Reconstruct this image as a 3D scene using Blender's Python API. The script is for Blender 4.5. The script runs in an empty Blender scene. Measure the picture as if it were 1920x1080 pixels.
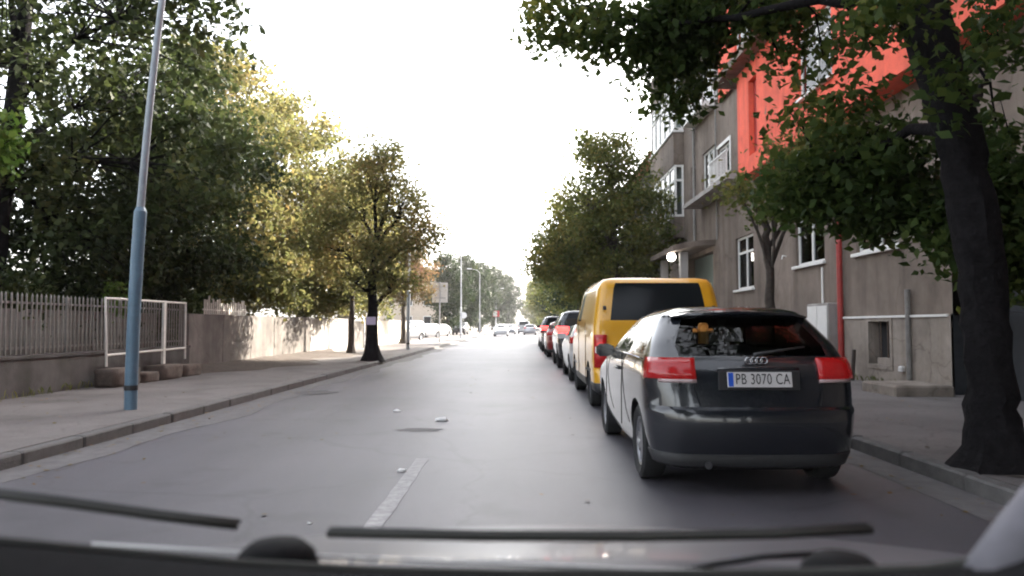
import bpy, bmesh, math, random
import numpy as np
from mathutils import Vector, Matrix
R = math.radians
S = bpy.context.scene
COL = S.collection

# ------------------------------------------------------------------ camera, sky, sun, exposure
CAMZ = 1.3
FPX = 1400.0                      # focal length in pixels of a 1920 wide frame
cam = bpy.data.cameras.new('camera')
cam.sensor_width = 36.0
cam.lens = 36.0 * FPX / 1920.0
cam.dof.use_dof = True
cam.dof.focus_distance = 13.0
cam.dof.aperture_fstop = 3.2
cam.clip_start = 0.05
cam.clip_end = 4000
camo = bpy.data.objects.new('camera', cam)
COL.objects.link(camo)
camo.location = (0, 0, CAMZ)
camo.rotation_euler = (R(90) + math.atan(70 / FPX), 0, math.atan(15 / FPX))
S.camera = camo

SUN_EL, SUN_AZ = R(27), R(39)     # azimuth from the road's direction (+Y) towards +X
w = bpy.data.worlds.new('World')
S.world = w
w.use_nodes = True
nt = w.node_tree
nt.nodes.clear()
sky = nt.nodes.new('ShaderNodeTexSky')
sky.sky_type = 'NISHITA'
sky.sun_disc = False
sky.sun_elevation = SUN_EL
sky.sun_rotation = SUN_AZ
sky.air_density = 1.0
sky.dust_density = 4.0
sky.ozone_density = 0.6
hs = nt.nodes.new('ShaderNodeHueSaturation')
hs.inputs['Saturation'].default_value = 0.30
hs.inputs['Value'].default_value = 1.0
bg = nt.nodes.new('ShaderNodeBackground')
bg.inputs['Strength'].default_value = 0.15
wo = nt.nodes.new('ShaderNodeOutputWorld')
nt.links.new(sky.outputs[0], hs.inputs['Color'])
nt.links.new(hs.outputs[0], bg.inputs['Color'])
nt.links.new(bg.outputs[0], wo.inputs['Surface'])

sl = bpy.data.lights.new('sun', 'SUN')
sl.energy = 4.3
sl.angle = R(0.8)
sl.color = (1.0, 0.90, 0.76)
so = bpy.data.objects.new('sun', sl)
COL.objects.link(so)
sdir = Vector((math.sin(SUN_AZ) * math.cos(SUN_EL), math.cos(SUN_AZ) * math.cos(SUN_EL), math.sin(SUN_EL)))
so.rotation_euler = sdir.to_track_quat('Z', 'Y').to_euler()
so.location = sdir * 60

S.view_settings.view_transform = 'Standard'
S.view_settings.look = 'None'
S.view_settings.gamma = 1.0
S.view_settings.exposure = 2.5
S.view_settings.use_curve_mapping = False
S.render.engine = 'CYCLES'
S.cycles.use_denoising = True
S.cycles.use_adaptive_sampling = True
S.cycles.adaptive_threshold = 0.03
S.cycles.max_bounces = 5
S.cycles.diffuse_bounces = 3
S.cycles.glossy_bounces = 3
S.cycles.transmission_bounces = 4
S.cycles.transparent_max_bounces = 8
S.cycles.filter_width = 2.0

# ------------------------------------------------------------------ materials
MATS = {}


def mat(name, col, rough=0.7, metal=0.0, noise=0.0, nscale=4.0, bump=0.0, bscale=40.0, spec=0.5, col2=None,
        emit=None, estr=0.0, coat=0.0, big=None):
    """A procedural Principled material: two tones of a colour mixed by noise, and fine relief."""
    if name in MATS:
        return MATS[name]
    m = bpy.data.materials.new(name)
    m.use_nodes = True
    t = m.node_tree
    b = t.nodes['Principled BSDF']
    b.inputs['Base Color'].default_value = (*col, 1)
    b.inputs['Roughness'].default_value = rough
    b.inputs['Metallic'].default_value = metal
    b.inputs['Specular IOR Level'].default_value = spec
    b.inputs['Coat Weight'].default_value = coat
    b.inputs['Coat Roughness'].default_value = 0.04
    if emit:
        b.inputs['Emission Color'].default_value = (*emit, 1)
        b.inputs['Emission Strength'].default_value = estr
    tc = t.nodes.new('ShaderNodeTexCoord')
    if noise > 0 or col2:
        n = t.nodes.new('ShaderNodeTexNoise')
        n.inputs['Scale'].default_value = nscale
        n.inputs['Detail'].default_value = 7
        n.inputs['Roughness'].default_value = 0.65
        t.links.new(tc.outputs['Object'], n.inputs['Vector'])
        r = t.nodes.new('ShaderNodeValToRGB')
        c2 = col2 if col2 else tuple(min(1, c * (1 + noise)) for c in col)
        c1 = col if col2 else tuple(c * (1 - noise) for c in col)
        r.color_ramp.elements[0].position = 0.32
        r.color_ramp.elements[1].position = 0.68
        r.color_ramp.elements[0].color = (*c1, 1)
        r.color_ramp.elements[1].color = (*c2, 1)
        t.links.new(n.outputs['Fac'], r.inputs['Fac'])
        last = r.outputs['Color']
        if big:
            n2 = t.nodes.new('ShaderNodeTexNoise')
            n2.inputs['Scale'].default_value = big[0]
            n2.inputs['Detail'].default_value = 3
            t.links.new(tc.outputs['Object'], n2.inputs['Vector'])
            r2 = t.nodes.new('ShaderNodeValToRGB')
            r2.color_ramp.elements[0].position = 0.35
            r2.color_ramp.elements[1].position = 0.65
            r2.color_ramp.elements[0].color = (*big[1], 1)
            r2.color_ramp.elements[1].color = (*big[2], 1)
            t.links.new(n2.outputs['Fac'], r2.inputs['Fac'])
            mx = t.nodes.new('ShaderNodeMix')
            mx.data_type = 'RGBA'
            mx.blend_type = 'MULTIPLY'
            mx.inputs['Factor'].default_value = 1.0
            t.links.new(last, mx.inputs[6])
            t.links.new(r2.outputs['Color'], mx.inputs[7])
            last = mx.outputs[2]
        t.links.new(last, b.inputs['Base Color'])
    if bump > 0:
        n3 = t.nodes.new('ShaderNodeTexNoise')
        n3.inputs['Scale'].default_value = bscale
        n3.inputs['Detail'].default_value = 5
        t.links.new(tc.outputs['Object'], n3.inputs['Vector'])
        bp = t.nodes.new('ShaderNodeBump')
        bp.inputs['Strength'].default_value = bump
        bp.inputs['Distance'].default_value = 0.02
        t.links.new(n3.outputs['Fac'], bp.inputs['Height'])
        t.links.new(bp.outputs['Normal'], b.inputs['Normal'])
    MATS[name] = m
    return m


def leaf_mat(name, stops, trans=0.35):
    """Leaves: each leaf takes its own tone from a ramp; light also passes through."""
    m = bpy.data.materials.new(name)
    m.use_nodes = True
    t = m.node_tree
    b = t.nodes['Principled BSDF']
    out = t.nodes['Material Output']
    g = t.nodes.new('ShaderNodeNewGeometry')
    r = t.nodes.new('ShaderNodeValToRGB')
    els = r.color_ramp.elements
    while len(els) < len(stops):
        els.new(0.5)
    for e, (p, c) in zip(els, stops):
        e.position = p
        e.color = (*c, 1)
    # drift of tone from bough to bough
    tc = t.nodes.new('ShaderNodeTexCoord')
    n = t.nodes.new('ShaderNodeTexNoise')
    n.inputs['Scale'].default_value = 0.55
    n.inputs['Detail'].default_value = 2
    t.links.new(tc.outputs['Object'], n.inputs['Vector'])
    ma = t.nodes.new('ShaderNodeMath')
    ma.operation = 'MULTIPLY_ADD'
    ma.inputs[1].default_value = 0.45
    t.links.new(g.outputs['Random Per Island'], ma.inputs[0])
    mb = t.nodes.new('ShaderNodeMath')
    mb.operation = 'MULTIPLY_ADD'
    mb.inputs[1].default_value = 1.5
    mb.inputs[2].default_value = -0.48
    t.links.new(n.outputs['Fac'], mb.inputs[0])
    t.links.new(mb.outputs[0], ma.inputs[2])
    t.links.new(ma.outputs[0], r.inputs['Fac'])
    t.links.new(r.outputs['Color'], b.inputs['Base Color'])
    b.inputs['Roughness'].default_value = 0.55
    b.inputs['Specular IOR Level'].default_value = 0.12
    tr = t.nodes.new('ShaderNodeBsdfTranslucent')
    t.links.new(r.outputs['Color'], tr.inputs['Color'])
    mx = t.nodes.new('ShaderNodeMixShader')
    mx.inputs['Fac'].default_value = trans
    t.links.new(b.outputs[0], mx.inputs[1])
    t.links.new(tr.outputs[0], mx.inputs[2])
    t.links.new(mx.outputs[0], out.inputs['Surface'])
    MATS[name] = m
    return m


def glass_mat(name, tint, clear):
    """Thin window glass: mirror by angle, the rest a mix of see-through and dark."""
    m = bpy.data.materials.new(name)
    m.use_nodes = True
    t = m.node_tree
    t.nodes.remove(t.nodes['Principled BSDF'])
    out = t.nodes['Material Output']
    tp = t.nodes.new('ShaderNodeBsdfTransparent')
    tp.inputs['Color'].default_value = (*[clear * c for c in tint], 1)
    gl = t.nodes.new('ShaderNodeBsdfGlossy')
    gl.inputs['Roughness'].default_value = 0.02
    fr = t.nodes.new('ShaderNodeFresnel')
    fr.inputs['IOR'].default_value = 1.42
    mx = t.nodes.new('ShaderNodeMixShader')
    t.links.new(fr.outputs[0], mx.inputs['Fac'])
    t.links.new(tp.outputs[0], mx.inputs[1])
    t.links.new(gl.outputs[0], mx.inputs[2])
    t.links.new(mx.outputs[0], out.inputs['Surface'])
    MATS[name] = m
    return m


M = MATS
mat('asphalt', (0.085, 0.080, 0.090), 0.50, noise=0.2, nscale=60, bump=0.18, bscale=220, spec=0.55,
    big=(0.35, (0.82, 0.82, 0.84), (1.12, 1.10, 1.12)))
def asphalt_detail():
    """Cracks, tyre-worn tracks and oil stains on the road surface."""
    t = M['asphalt'].node_tree
    b_ = t.nodes['Principled BSDF']
    src = b_.inputs['Base Color'].links[0].from_socket
    tc = t.nodes.new('ShaderNodeTexCoord')

    def noise(scale, detail, sx=1, sy=1):
        mp = t.nodes.new('ShaderNodeMapping')
        mp.inputs['Scale'].default_value = (sx, sy, 1)
        t.links.new(tc.outputs['Object'], mp.inputs['Vector'])
        n_ = t.nodes.new('ShaderNodeTexNoise')
        n_.inputs['Scale'].default_value = scale
        n_.inputs['Detail'].default_value = detail
        t.links.new(mp.outputs[0], n_.inputs['Vector'])
        return n_

    def ramp(sock, p0, c0, p1, c1):
        r_ = t.nodes.new('ShaderNodeValToRGB')
        r_.color_ramp.elements[0].position = p0
        r_.color_ramp.elements[1].position = p1
        r_.color_ramp.elements[0].color = (c0, c0, c0, 1)
        r_.color_ramp.elements[1].color = (c1, c1, c1, 1)
        t.links.new(sock, r_.inputs['Fac'])
        return r_.outputs['Color']

    def mul(a_, c_):
        m_ = t.nodes.new('ShaderNodeMix')
        m_.data_type = 'RGBA'
        m_.blend_type = 'MULTIPLY'
        m_.inputs['Factor'].default_value = 1.0
        t.links.new(a_, m_.inputs[6])
        t.links.new(c_, m_.inputs[7])
        return m_.outputs[2]

    col = mul(src, ramp(noise(140, 2).outputs['Fac'], .35, .62, .65, 1.38))            # aggregate
    col = mul(col, ramp(noise(1.1, 3, 1, .05).outputs['Fac'], .38, .84, .62, 1.10))     # tracks along the road
    col = mul(col, ramp(noise(1.6, 5).outputs['Fac'], .28, .72, .42, 1.0))              # stains
    wn = noise(2.2, 4)
    vm = t.nodes.new('ShaderNodeVectorMath')
    vm.operation = 'MULTIPLY_ADD'
    vm.inputs[1].default_value = (.5, .5, 0)
    t.links.new(wn.outputs['Color'], vm.inputs[0])
    t.links.new(tc.outputs['Object'], vm.inputs[2])
    vo = t.nodes.new('ShaderNodeTexVoronoi')
    vo.feature = 'DISTANCE_TO_EDGE'
    vo.inputs['Scale'].default_value = .42
    t.links.new(vm.outputs[0], vo.inputs['Vector'])
    crack = ramp(vo.outputs['Distance'], .003, .80, .009, 1.0)
    col = mul(col, crack)
    t.links.new(col, b_.inputs['Base Color'])


asphalt_detail()


def weather(name, streaks=True, cracks=.0, blot=.75):
    """Rain streaks running down, blotches and hairline cracks on a surface."""
    t = M[name].node_tree
    b_ = t.nodes['Principled BSDF']
    tc = t.nodes.new('ShaderNodeTexCoord')

    def layer(fac, p0, c0, p1, c1):
        src = b_.inputs['Base Color'].links[0].from_socket
        r_ = t.nodes.new('ShaderNodeValToRGB')
        r_.color_ramp.elements[0].position = p0
        r_.color_ramp.elements[1].position = p1
        r_.color_ramp.elements[0].color = (c0, c0 * .98, c0 * .96, 1)
        r_.color_ramp.elements[1].color = (c1, c1, c1, 1)
        t.links.new(fac, r_.inputs['Fac'])
        m_ = t.nodes.new('ShaderNodeMix')
        m_.data_type = 'RGBA'
        m_.blend_type = 'MULTIPLY'
        m_.inputs['Factor'].default_value = 1.0
        t.links.new(src, m_.inputs[6])
        t.links.new(r_.outputs['Color'], m_.inputs[7])
        t.links.new(m_.outputs[2], b_.inputs['Base Color'])

    def noise(scale, sc):
        mp = t.nodes.new('ShaderNodeMapping')
        mp.inputs['Scale'].default_value = sc
        t.links.new(tc.outputs['Object'], mp.inputs['Vector'])
        n_ = t.nodes.new('ShaderNodeTexNoise')
        n_.inputs['Scale'].default_value = scale
        n_.inputs['Detail'].default_value = 5
        t.links.new(mp.outputs[0], n_.inputs['Vector'])
        return n_

    if streaks:
        layer(noise(2.6, (1, 1, .09)).outputs['Fac'], .36, blot, .56, 1.04)
    layer(noise(1.3, (1, 1, 1)).outputs['Fac'], .32, blot, .5, 1.03)
    if cracks:
        wn = noise(2.0, (1, 1, 1))
        vm = t.nodes.new('ShaderNodeVectorMath')
        vm.operation = 'MULTIPLY_ADD'
        vm.inputs[1].default_value = (.6, .6, .6)
        t.links.new(wn.outputs['Color'], vm.inputs[0])
        t.links.new(tc.outputs['Object'], vm.inputs[2])
        vo = t.nodes.new('ShaderNodeTexVoronoi')
        vo.feature = 'DISTANCE_TO_EDGE'
        vo.inputs['Scale'].default_value = cracks
        t.links.new(vm.outputs[0], vo.inputs['Vector'])
        layer(vo.outputs['Distance'], .004, .78, .012, 1.0)


mat('gutter_dust', (0.108, 0.102, 0.104), 0.8, noise=0.25, nscale=6, bump=0.2, bscale=150)
mat('old_patch', (0.052, 0.048, 0.052), 0.7, noise=0.2, nscale=30, bump=0.3, bscale=150)
mat('pavement', (0.135, 0.124, 0.122), 0.85, noise=0.2, nscale=25, bump=0.3, bscale=120,
    big=(0.6, (0.80, 0.78, 0.77), (1.12, 1.10, 1.08)))
mat('kerb', (0.105, 0.10, 0.098), 0.85, noise=0.2, nscale=9, bump=0.4, bscale=60)
mat('soil', (0.075, 0.058, 0.048), 0.95, noise=0.35, nscale=7, bump=0.8, bscale=25)
mat('ground', (0.12, 0.11, 0.095), 0.95, noise=0.3, nscale=0.8)
mat('road_paint', (0.40, 0.39, 0.39), 0.7, col2=(0.20, 0.195, 0.20), nscale=14)
mat('concrete', (0.165, 0.15, 0.14), 0.85, noise=0.2, nscale=3.0, bump=0.25, bscale=50,
    big=(0.7, (0.78, 0.77, 0.76), (1.15, 1.14, 1.13)))
mat('yard_grey', (0.16, 0.15, 0.14), 0.9, noise=0.15, nscale=3)
mat('pale_concrete', (0.31, 0.29, 0.275), 0.85, noise=0.1, nscale=3, bump=0.2, bscale=50)
mat('cream', (0.62, 0.56, 0.46), 0.85, noise=0.08, nscale=3, bump=0.2, bscale=50)
mat('plinth_dark', (0.085, 0.078, 0.075), 0.9, noise=0.2, nscale=4, bump=0.4, bscale=40)
mat('stone', (0.095, 0.072, 0.060), 0.9, noise=0.3, nscale=9, bump=0.6, bscale=30)
mat('plaster', (0.178, 0.145, 0.120), 0.9, noise=0.10, nscale=5, bump=0.3, bscale=90,
    big=(0.45, (0.80, 0.78, 0.77), (1.15, 1.13, 1.13)))
mat('plinth_plaster', (0.26, 0.222, 0.190), 0.9, noise=0.12, nscale=6, bump=0.3, bscale=70,
    big=(0.9, (0.85, 0.84, 0.83), (1.1, 1.1, 1.1)))
mat('coral', (0.74, 0.115, 0.065), 0.85, noise=0.08, nscale=4, bump=0.2, bscale=80)
mat('white_frame', (0.68, 0.67, 0.65), 0.5, noise=0.06, nscale=6)
mat('curtain', (0.55, 0.53, 0.52), 0.9, noise=0.12, nscale=5)
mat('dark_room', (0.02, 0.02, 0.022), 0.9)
mat('red_pipe', (0.33, 0.035, 0.03), 0.5, noise=0.2, nscale=8)
mat('grey_pipe', (0.20, 0.19, 0.18), 0.6, noise=0.2, nscale=10)
mat('roof_tile', (0.42, 0.17, 0.09), 0.8, noise=0.25, nscale=6, bump=0.4, bscale=20)
mat('gate_dark', (0.022, 0.024, 0.028), 0.8, noise=0.2, nscale=6)
mat('far_house', (0.50, 0.42, 0.34), 0.9, noise=0.08, nscale=1)
mat('far_house2', (0.46, 0.40, 0.36), 0.9, noise=0.08, nscale=1)
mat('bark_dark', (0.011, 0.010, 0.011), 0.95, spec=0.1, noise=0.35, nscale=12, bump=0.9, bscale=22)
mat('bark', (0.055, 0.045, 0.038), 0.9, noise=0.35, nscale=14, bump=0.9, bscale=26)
mat('blue_pole', (0.10, 0.17, 0.235), 0.45, noise=0.12, nscale=9, spec=0.5)
mat('pale_pole', (0.28, 0.32, 0.36), 0.45, noise=0.1, nscale=9)
mat('galvanised', (0.42, 0.43, 0.46), 0.5, noise=0.1, nscale=9, metal=0.3)
mat('white_paint', (0.66, 0.64, 0.60), 0.55, noise=0.1, nscale=12)
mat('fence_paint', (0.20, 0.19, 0.175), 0.6, noise=0.25, nscale=6)
mat('tyre', (0.018, 0.018, 0.019), 0.85, noise=0.3, nscale=30)
mat('rim', (0.42, 0.42, 0.44), 0.3, metal=0.9)
mat('rim_steel', (0.10, 0.10, 0.11), 0.4, metal=0.7)
mat('black_plastic', (0.022, 0.022, 0.024), 0.55, noise=0.15, nscale=40)
mat('rubber', (0.03, 0.03, 0.026), 0.7)
mat('under', (0.008, 0.008, 0.009), 0.9)
mat('paint_black', (0.012, 0.014, 0.019), 0.22, coat=1.0, noise=0.08, nscale=3)
mat('paint_yellow', (0.72, 0.36, 0.012), 0.3, coat=0.8, noise=0.05, nscale=2)
mat('paint_white', (0.46, 0.46, 0.47), 0.3, coat=0.8)
mat('paint_dark', (0.022, 0.022, 0.028), 0.25, coat=1.0)
mat('paint_silver', (0.36, 0.36, 0.38), 0.3, coat=0.8, metal=0.4)
mat('paint_red', (0.20, 0.02, 0.02), 0.3, coat=0.8)
mat('paint_ego', (0.10, 0.098, 0.115), 0.4, coat=0.3, metal=0.0)
mat('lamp_red', (0.26, 0.007, 0.010), 0.2, coat=0.4, noise=0.10, nscale=30, emit=(1, 0.02, 0.015), estr=0.02)
mat('brake_on', (0.7, 0.02, 0.02), 0.2, emit=(1, 0.035, 0.03), estr=1.6)
mat('lamp_pale', (0.42, 0.30, 0.30), 0.15, coat=1.0)
mat('lamp_clear', (0.5, 0.5, 0.52), 0.1, coat=1.0)
mat('head_on', (0.9, 0.9, 0.9), 0.2, emit=(1, 0.97, 0.9), estr=4.0)
mat('globe_on', (0.9, 0.9, 0.9), 0.3, emit=(1, 0.93, 0.84), estr=6.0)
mat('car_glass', (0.012, 0.014, 0.016), 0.10, spec=0.18)
mat('plate_white', (0.62, 0.60, 0.60), 0.4)
mat('plate_blue', (0.02, 0.10, 0.55), 0.4)
mat('plate_ink', (0.015, 0.015, 0.015), 0.5)
mat('chrome', (0.6, 0.6, 0.62), 0.12, metal=1.0)
mat('seat_cloth', (0.03, 0.03, 0.033), 0.9, noise=0.2, nscale=20)
mat('orange_cloth', (0.55, 0.24, 0.05), 0.8, noise=0.2, nscale=20)
mat('paper', (0.72, 0.71, 0.70), 0.7, noise=0.1, nscale=20)
mat('sign_back', (0.74, 0.74, 0.75), 0.5, noise=0.08, nscale=6)
mat('sign_red', (0.55, 0.02, 0.03), 0.4)
mat('sign_white', (0.75, 0.75, 0.75), 0.4)
mat('lilac', (0.56, 0.50, 0.66), 0.7)
mat('rust', (0.11, 0.075, 0.055), 0.85, noise=0.35, nscale=18)
mat('dash_cloth', (0.007, 0.007, 0.008), 0.85, noise=0.2, nscale=60, spec=0.15)  # near-black: shade of the absent car roof put into the colour
mat('pillar_cloth', (0.17, 0.165, 0.19), 0.8, noise=0.1, nscale=40)
mat('teal_door', (0.16, 0.20, 0.19), 0.5, noise=0.1, nscale=5)
mat('yellow_bag', (0.17, 0.16, 0.05), 0.6, noise=0.2, nscale=20)
mat('blue_bag', (0.06, 0.12, 0.17), 0.6, noise=0.2, nscale=20)
glass_mat('tinted_glass', (0.80, 0.92, 0.92), 0.55)
glass_mat('window_glass', (0.9, 0.95, 0.95), 0.85)

leaf_mat('leaf_deep', [(0.0, (0.018, 0.028, 0.012)), (0.45, (0.040, 0.056, 0.020)), (0.8, (0.070, 0.085, 0.028)),
                       (1.0, (0.13, 0.13, 0.04))], 0.35)
leaf_mat('leaf_near', [(0.0, (0.018, 0.033, 0.011)), (0.45, (0.047, 0.078, 0.020)), (0.8, (0.095, 0.125, 0.030)),
                       (1.0, (0.23, 0.22, 0.045))], 0.45)
leaf_mat('leaf_mid', [(0.0, (0.018, 0.034, 0.012)), (0.45, (0.045, 0.075, 0.020)), (0.8, (0.085, 0.115, 0.028)),
                      (1.0, (0.20, 0.19, 0.04))], 0.4)
leaf_mat('leaf_dark', [(0.0, (0.010, 0.020, 0.009)), (0.45, (0.022, 0.040, 0.014)), (0.8, (0.045, 0.065, 0.018)),
                       (1.0, (0.09, 0.10, 0.025))], 0.28)
leaf_mat('leaf_green', [(0.0, (0.052, 0.076, 0.026)), (0.4, (0.120, 0.142, 0.046)), (0.75, (0.205, 0.200, 0.062)),
                        (1.0, (0.31, 0.25, 0.07))], 0.55)
leaf_mat('leaf_yellow', [(0.0, (0.070, 0.088, 0.036)), (0.4, (0.160, 0.162, 0.060)), (0.75, (0.245, 0.205, 0.078)),
                         (1.0, (0.34, 0.21, 0.09))], 0.52)
leaf_mat('leaf_brown', [(0.0, (0.07, 0.07, 0.03)), (0.35, (0.14, 0.115, 0.05)), (0.7, (0.22, 0.14, 0.07)),
                        (1.0, (0.28, 0.14, 0.06))], 0.38)
leaf_mat('leaf_bright', [(0.0, (0.05, 0.10, 0.02)), (0.5, (0.10, 0.17, 0.03)), (1.0, (0.22, 0.24, 0.05))], 0.4)


air = bpy.data.materials.new('air')
air.use_nodes = True
air.node_tree.nodes.clear()
_o = air.node_tree.nodes.new('ShaderNodeOutputMaterial')
_v = air.node_tree.nodes.new('ShaderNodeVolumePrincipled')
_v.inputs['Color'].default_value = (0.97, 0.95, 0.96, 1)
_v.inputs['Density'].default_value = 0.0004
_v.inputs['Anisotropy'].default_value = 0.0
air.node_tree.links.new(_v.outputs[0], _o.inputs['Volume'])
M['air'] = air


for nm_, st_, ck_, bl_ in (('plaster', True, .35, .78), ('coral', True, 0, .84), ('concrete', True, .5, .74), ('pale_concrete', True, 0, .80),
                           ('plinth_plaster', True, .6, .78), ('pavement', False, .7, .78), ('plinth_dark', True, 0, .75), ('yard_grey', True, 0, .75)):
    weather(nm_, st_, ck_, bl_)


# ------------------------------------------------------------------ mesh helpers
class MB:
    """Collects shapes of one object; build() links them as one mesh."""

    def __init__(s):
        s.v, s.f, s.m = [], [], []

    def add(s, vs, fs, mi=0):
        o = len(s.v)
        s.v += [tuple(p) for p in vs]
        s.f += [tuple(i + o for i in f) for f in fs]
        s.m += [mi] * len(fs)
        return s

    def box(s, x0, x1, y0, y1, z0, z1, mi=0):
        vs = [(x0, y0, z0), (x1, y0, z0), (x1, y1, z0), (x0, y1, z0), (x0, y0, z1), (x1, y0, z1), (x1, y1, z1), (x0, y1, z1)]
        return s.add(vs, [(0, 3, 2, 1), (4, 5, 6, 7), (0, 1, 5, 4), (1, 2, 6, 5), (2, 3, 7, 6), (3, 0, 4, 7)], mi)

    def cbox(s, x0, x1, y0, y1, z0, z1, c=0.01, mi=0):
        """Box with chamfered vertical and top edges."""
        vs, fs = [], []
        for z, d in ((z0, 0), (z1 - c, 0), (z1, c)):
            a, b, e, g = x0 + d, x1 - d, y0 + d, y1 - d
            vs += [(a + c, e, z), (b - c, e, z), (b, e + c, z), (b, g - c, z), (b - c, g, z), (a + c, g, z), (a, g - c, z), (a, e + c, z)]
        for k in (0, 8):
            for i in range(8):
                j = (i + 1) % 8
                fs.append((k + i, k + j, k + 8 + j, k + 8 + i))
        fs += [tuple(range(7, -1, -1)), tuple(range(16, 24))]
        return s.add(vs, fs, mi)

    def tube(s, pts, rad, n=8, mi=0, caps=True):
        pts = [Vector(p) for p in pts]
        if not hasattr(rad, '__len__'):
            rad = [rad] * len(pts)
        vs, fs = [], []
        ref = None
        for i, p in enumerate(pts):
            d = (pts[min(i + 1, len(pts) - 1)] - pts[max(i - 1, 0)])
            d = d.normalized() if d.length > 1e-9 else Vector((0, 0, 1))
            if ref is None:
                ref = Vector((1, 0, 0)) if abs(d.x) < 0.8 else Vector((0, 1, 0))
            a = (ref - d * ref.dot(d)).normalized()
            ref = a
            b = d.cross(a)
            for k in range(n):
                an = 2 * math.pi * k / n
                vs.append(p + (a * math.cos(an) + b * math.sin(an)) * rad[i])
        for i in range(len(pts) - 1):
            for k in range(n):
                k2 = (k + 1) % n
                fs.append((i * n + k, i * n + k2, (i + 1) * n + k2, (i + 1) * n + k))
        if caps:
            fs += [tuple(range(n - 1, -1, -1)), tuple((len(pts) - 1) * n + k for k in range(n))]
        return s.add(vs, fs, mi)

    def lathe(s, prof, n=16, axis='z', c=(0, 0, 0), mi=0):
        vs, fs = [], []
        for r, h in prof:
            for k in range(n):
                a = 2 * math.pi * k / n
                p = {'z': (r * math.cos(a), r * math.sin(a), h), 'x': (h, r * math.cos(a), r * math.sin(a)),
                     'y': (r * math.sin(a), h, r * math.cos(a))}[axis]
                vs.append((p[0] + c[0], p[1] + c[1], p[2] + c[2]))
        for i in range(len(prof) - 1):
            for k in range(n):
                k2 = (k + 1) % n
                fs.append((i * n + k, i * n + k2, (i + 1) * n + k2, (i + 1) * n + k))
        return s.add(vs, fs, mi)

    def mesh(s, name, mats, smooth=False):
        me = bpy.data.meshes.new(name)
        me.from_pydata(s.v, [], s.f)
        for m in (mats if isinstance(mats, (list, tuple)) else [mats]):
            me.materials.append(M[m] if isinstance(m, str) else m)
        if len(set(s.m)) > 1:
            me.polygons.foreach_set('material_index', s.m)
        fix_normals(me)
        if smooth:
            me.polygons.foreach_set('use_smooth', [True] * len(me.polygons))
            if smooth is not True:
                me.set_sharp_from_angle(angle=R(smooth))
        me.update()
        return me

    def build(s, name, mats, parent=None, smooth=False, loc=None):
        return obj(name, s.mesh(name, mats, smooth), parent, loc)


def fix_normals(me):
    bm = bmesh.new()
    bm.from_mesh(me)
    bmesh.ops.recalc_face_normals(bm, faces=bm.faces)
    bm.to_mesh(me)
    bm.free()


def obj(name, me, parent=None, loc=None):
    o = bpy.data.objects.new(name, me)
    COL.objects.link(o)
    if parent is not None:
        o.parent = parent
    if loc is not None:
        o.location = loc
    return o


def tag(o, label=None, cat=None, group=None, kind=None):
    for k, v in (('label', label), ('category', cat), ('group', group), ('kind', kind)):
        if v:
            o[k] = v
    return o


def thing(name, label, cat, loc=(0, 0, 0), rz=0.0, group=None):
    o = bpy.data.objects.new(name, None)
    o.empty_display_size = 0.2
    COL.objects.link(o)
    o.location = loc
    o.rotation_euler = (0, 0, rz)
    return tag(o, label, cat, group)


def copy_tree(o, parent=None):
    c = o.copy()
    COL.objects.link(c)
    c.parent = parent
    for ch in list(o.children):
        copy_tree(ch, c)
    return c


def sheet(name, x0, x1, y0, y1, z, m, nx=1, ny=1):
    b = MB()
    vs = [(x0 + (x1 - x0) * i / nx, y0 + (y1 - y0) * j / ny, z) for j in range(ny + 1) for i in range(nx + 1)]
    fs = [(j * (nx + 1) + i, j * (nx + 1) + i + 1, (j + 1) * (nx + 1) + i + 1, (j + 1) * (nx + 1) + i) for j in range(ny) for i in range(nx)]
    b.add(vs, fs)
    return tag(b.build(name, m), kind='structure')


# ------------------------------------------------------------------ ground, road, pavements
KL, KR = -4.65, 3.50              # the road's edges
sheet('ground', -480, 480, -300, 600, -0.012, 'ground')
sheet('road', KL, KR, -14, 420, 0.0, 'asphalt')
PZ = 0.12
b = MB()
b.box(-8.35, KL - 0.16, -14, 57, -0.008, PZ)
b.box(-6.9, KL - 0.16, 57, 400, -0.008, PZ - 0.004)
tag(b.build('pavement_left', 'pavement'), kind='structure')
b = MB()
b.box(KR + 0.16, 7.9, -14, 400, -0.008, PZ)
tag(b.build('pavement_right', 'pavement'), kind='structure')
tag(sheet('parking_ground', -30, -6.9, 57, 130, 0.03, 'pavement'), kind='structure')

rng = random.Random(5)


def kerb(name, x0, x1, y_from, y_to, y_far):
    k = MB()
    k.box(x0 + 0.004, x1 - 0.004, y_to + 0.006, y_far, -0.008, PZ + 0.004)
    k.box(x0 + 0.004, x1 - 0.004, -14, y_from - 0.006, -0.008, PZ + 0.004)
    ko = tag(k.build(name, 'kerb'), kind='structure')
    k = MB()
    k.cbox((x0 - x1) / 2, (x1 - x0) / 2, 0.006, 0.994, -0.008, PZ + 0.006, 0.018)
    me = k.mesh('kerb_stone', 'kerb')
    for i in range(int(y_to - y_from)):
        o = obj('kerb_stone', me, ko, ((x0 + x1) / 2 + rng.uniform(-.006, .006), y_from + i, rng.uniform(-.006, .008)))
        o.rotation_euler = (rng.uniform(-.004, .004), rng.uniform(-.02, .02), rng.uniform(-.006, .006))


kerb('kerb_left', KL - 0.15, KL, 4, 34, 400)
kerb('kerb_right', KR, KR + 0.15, 3, 22, 400)

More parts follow.
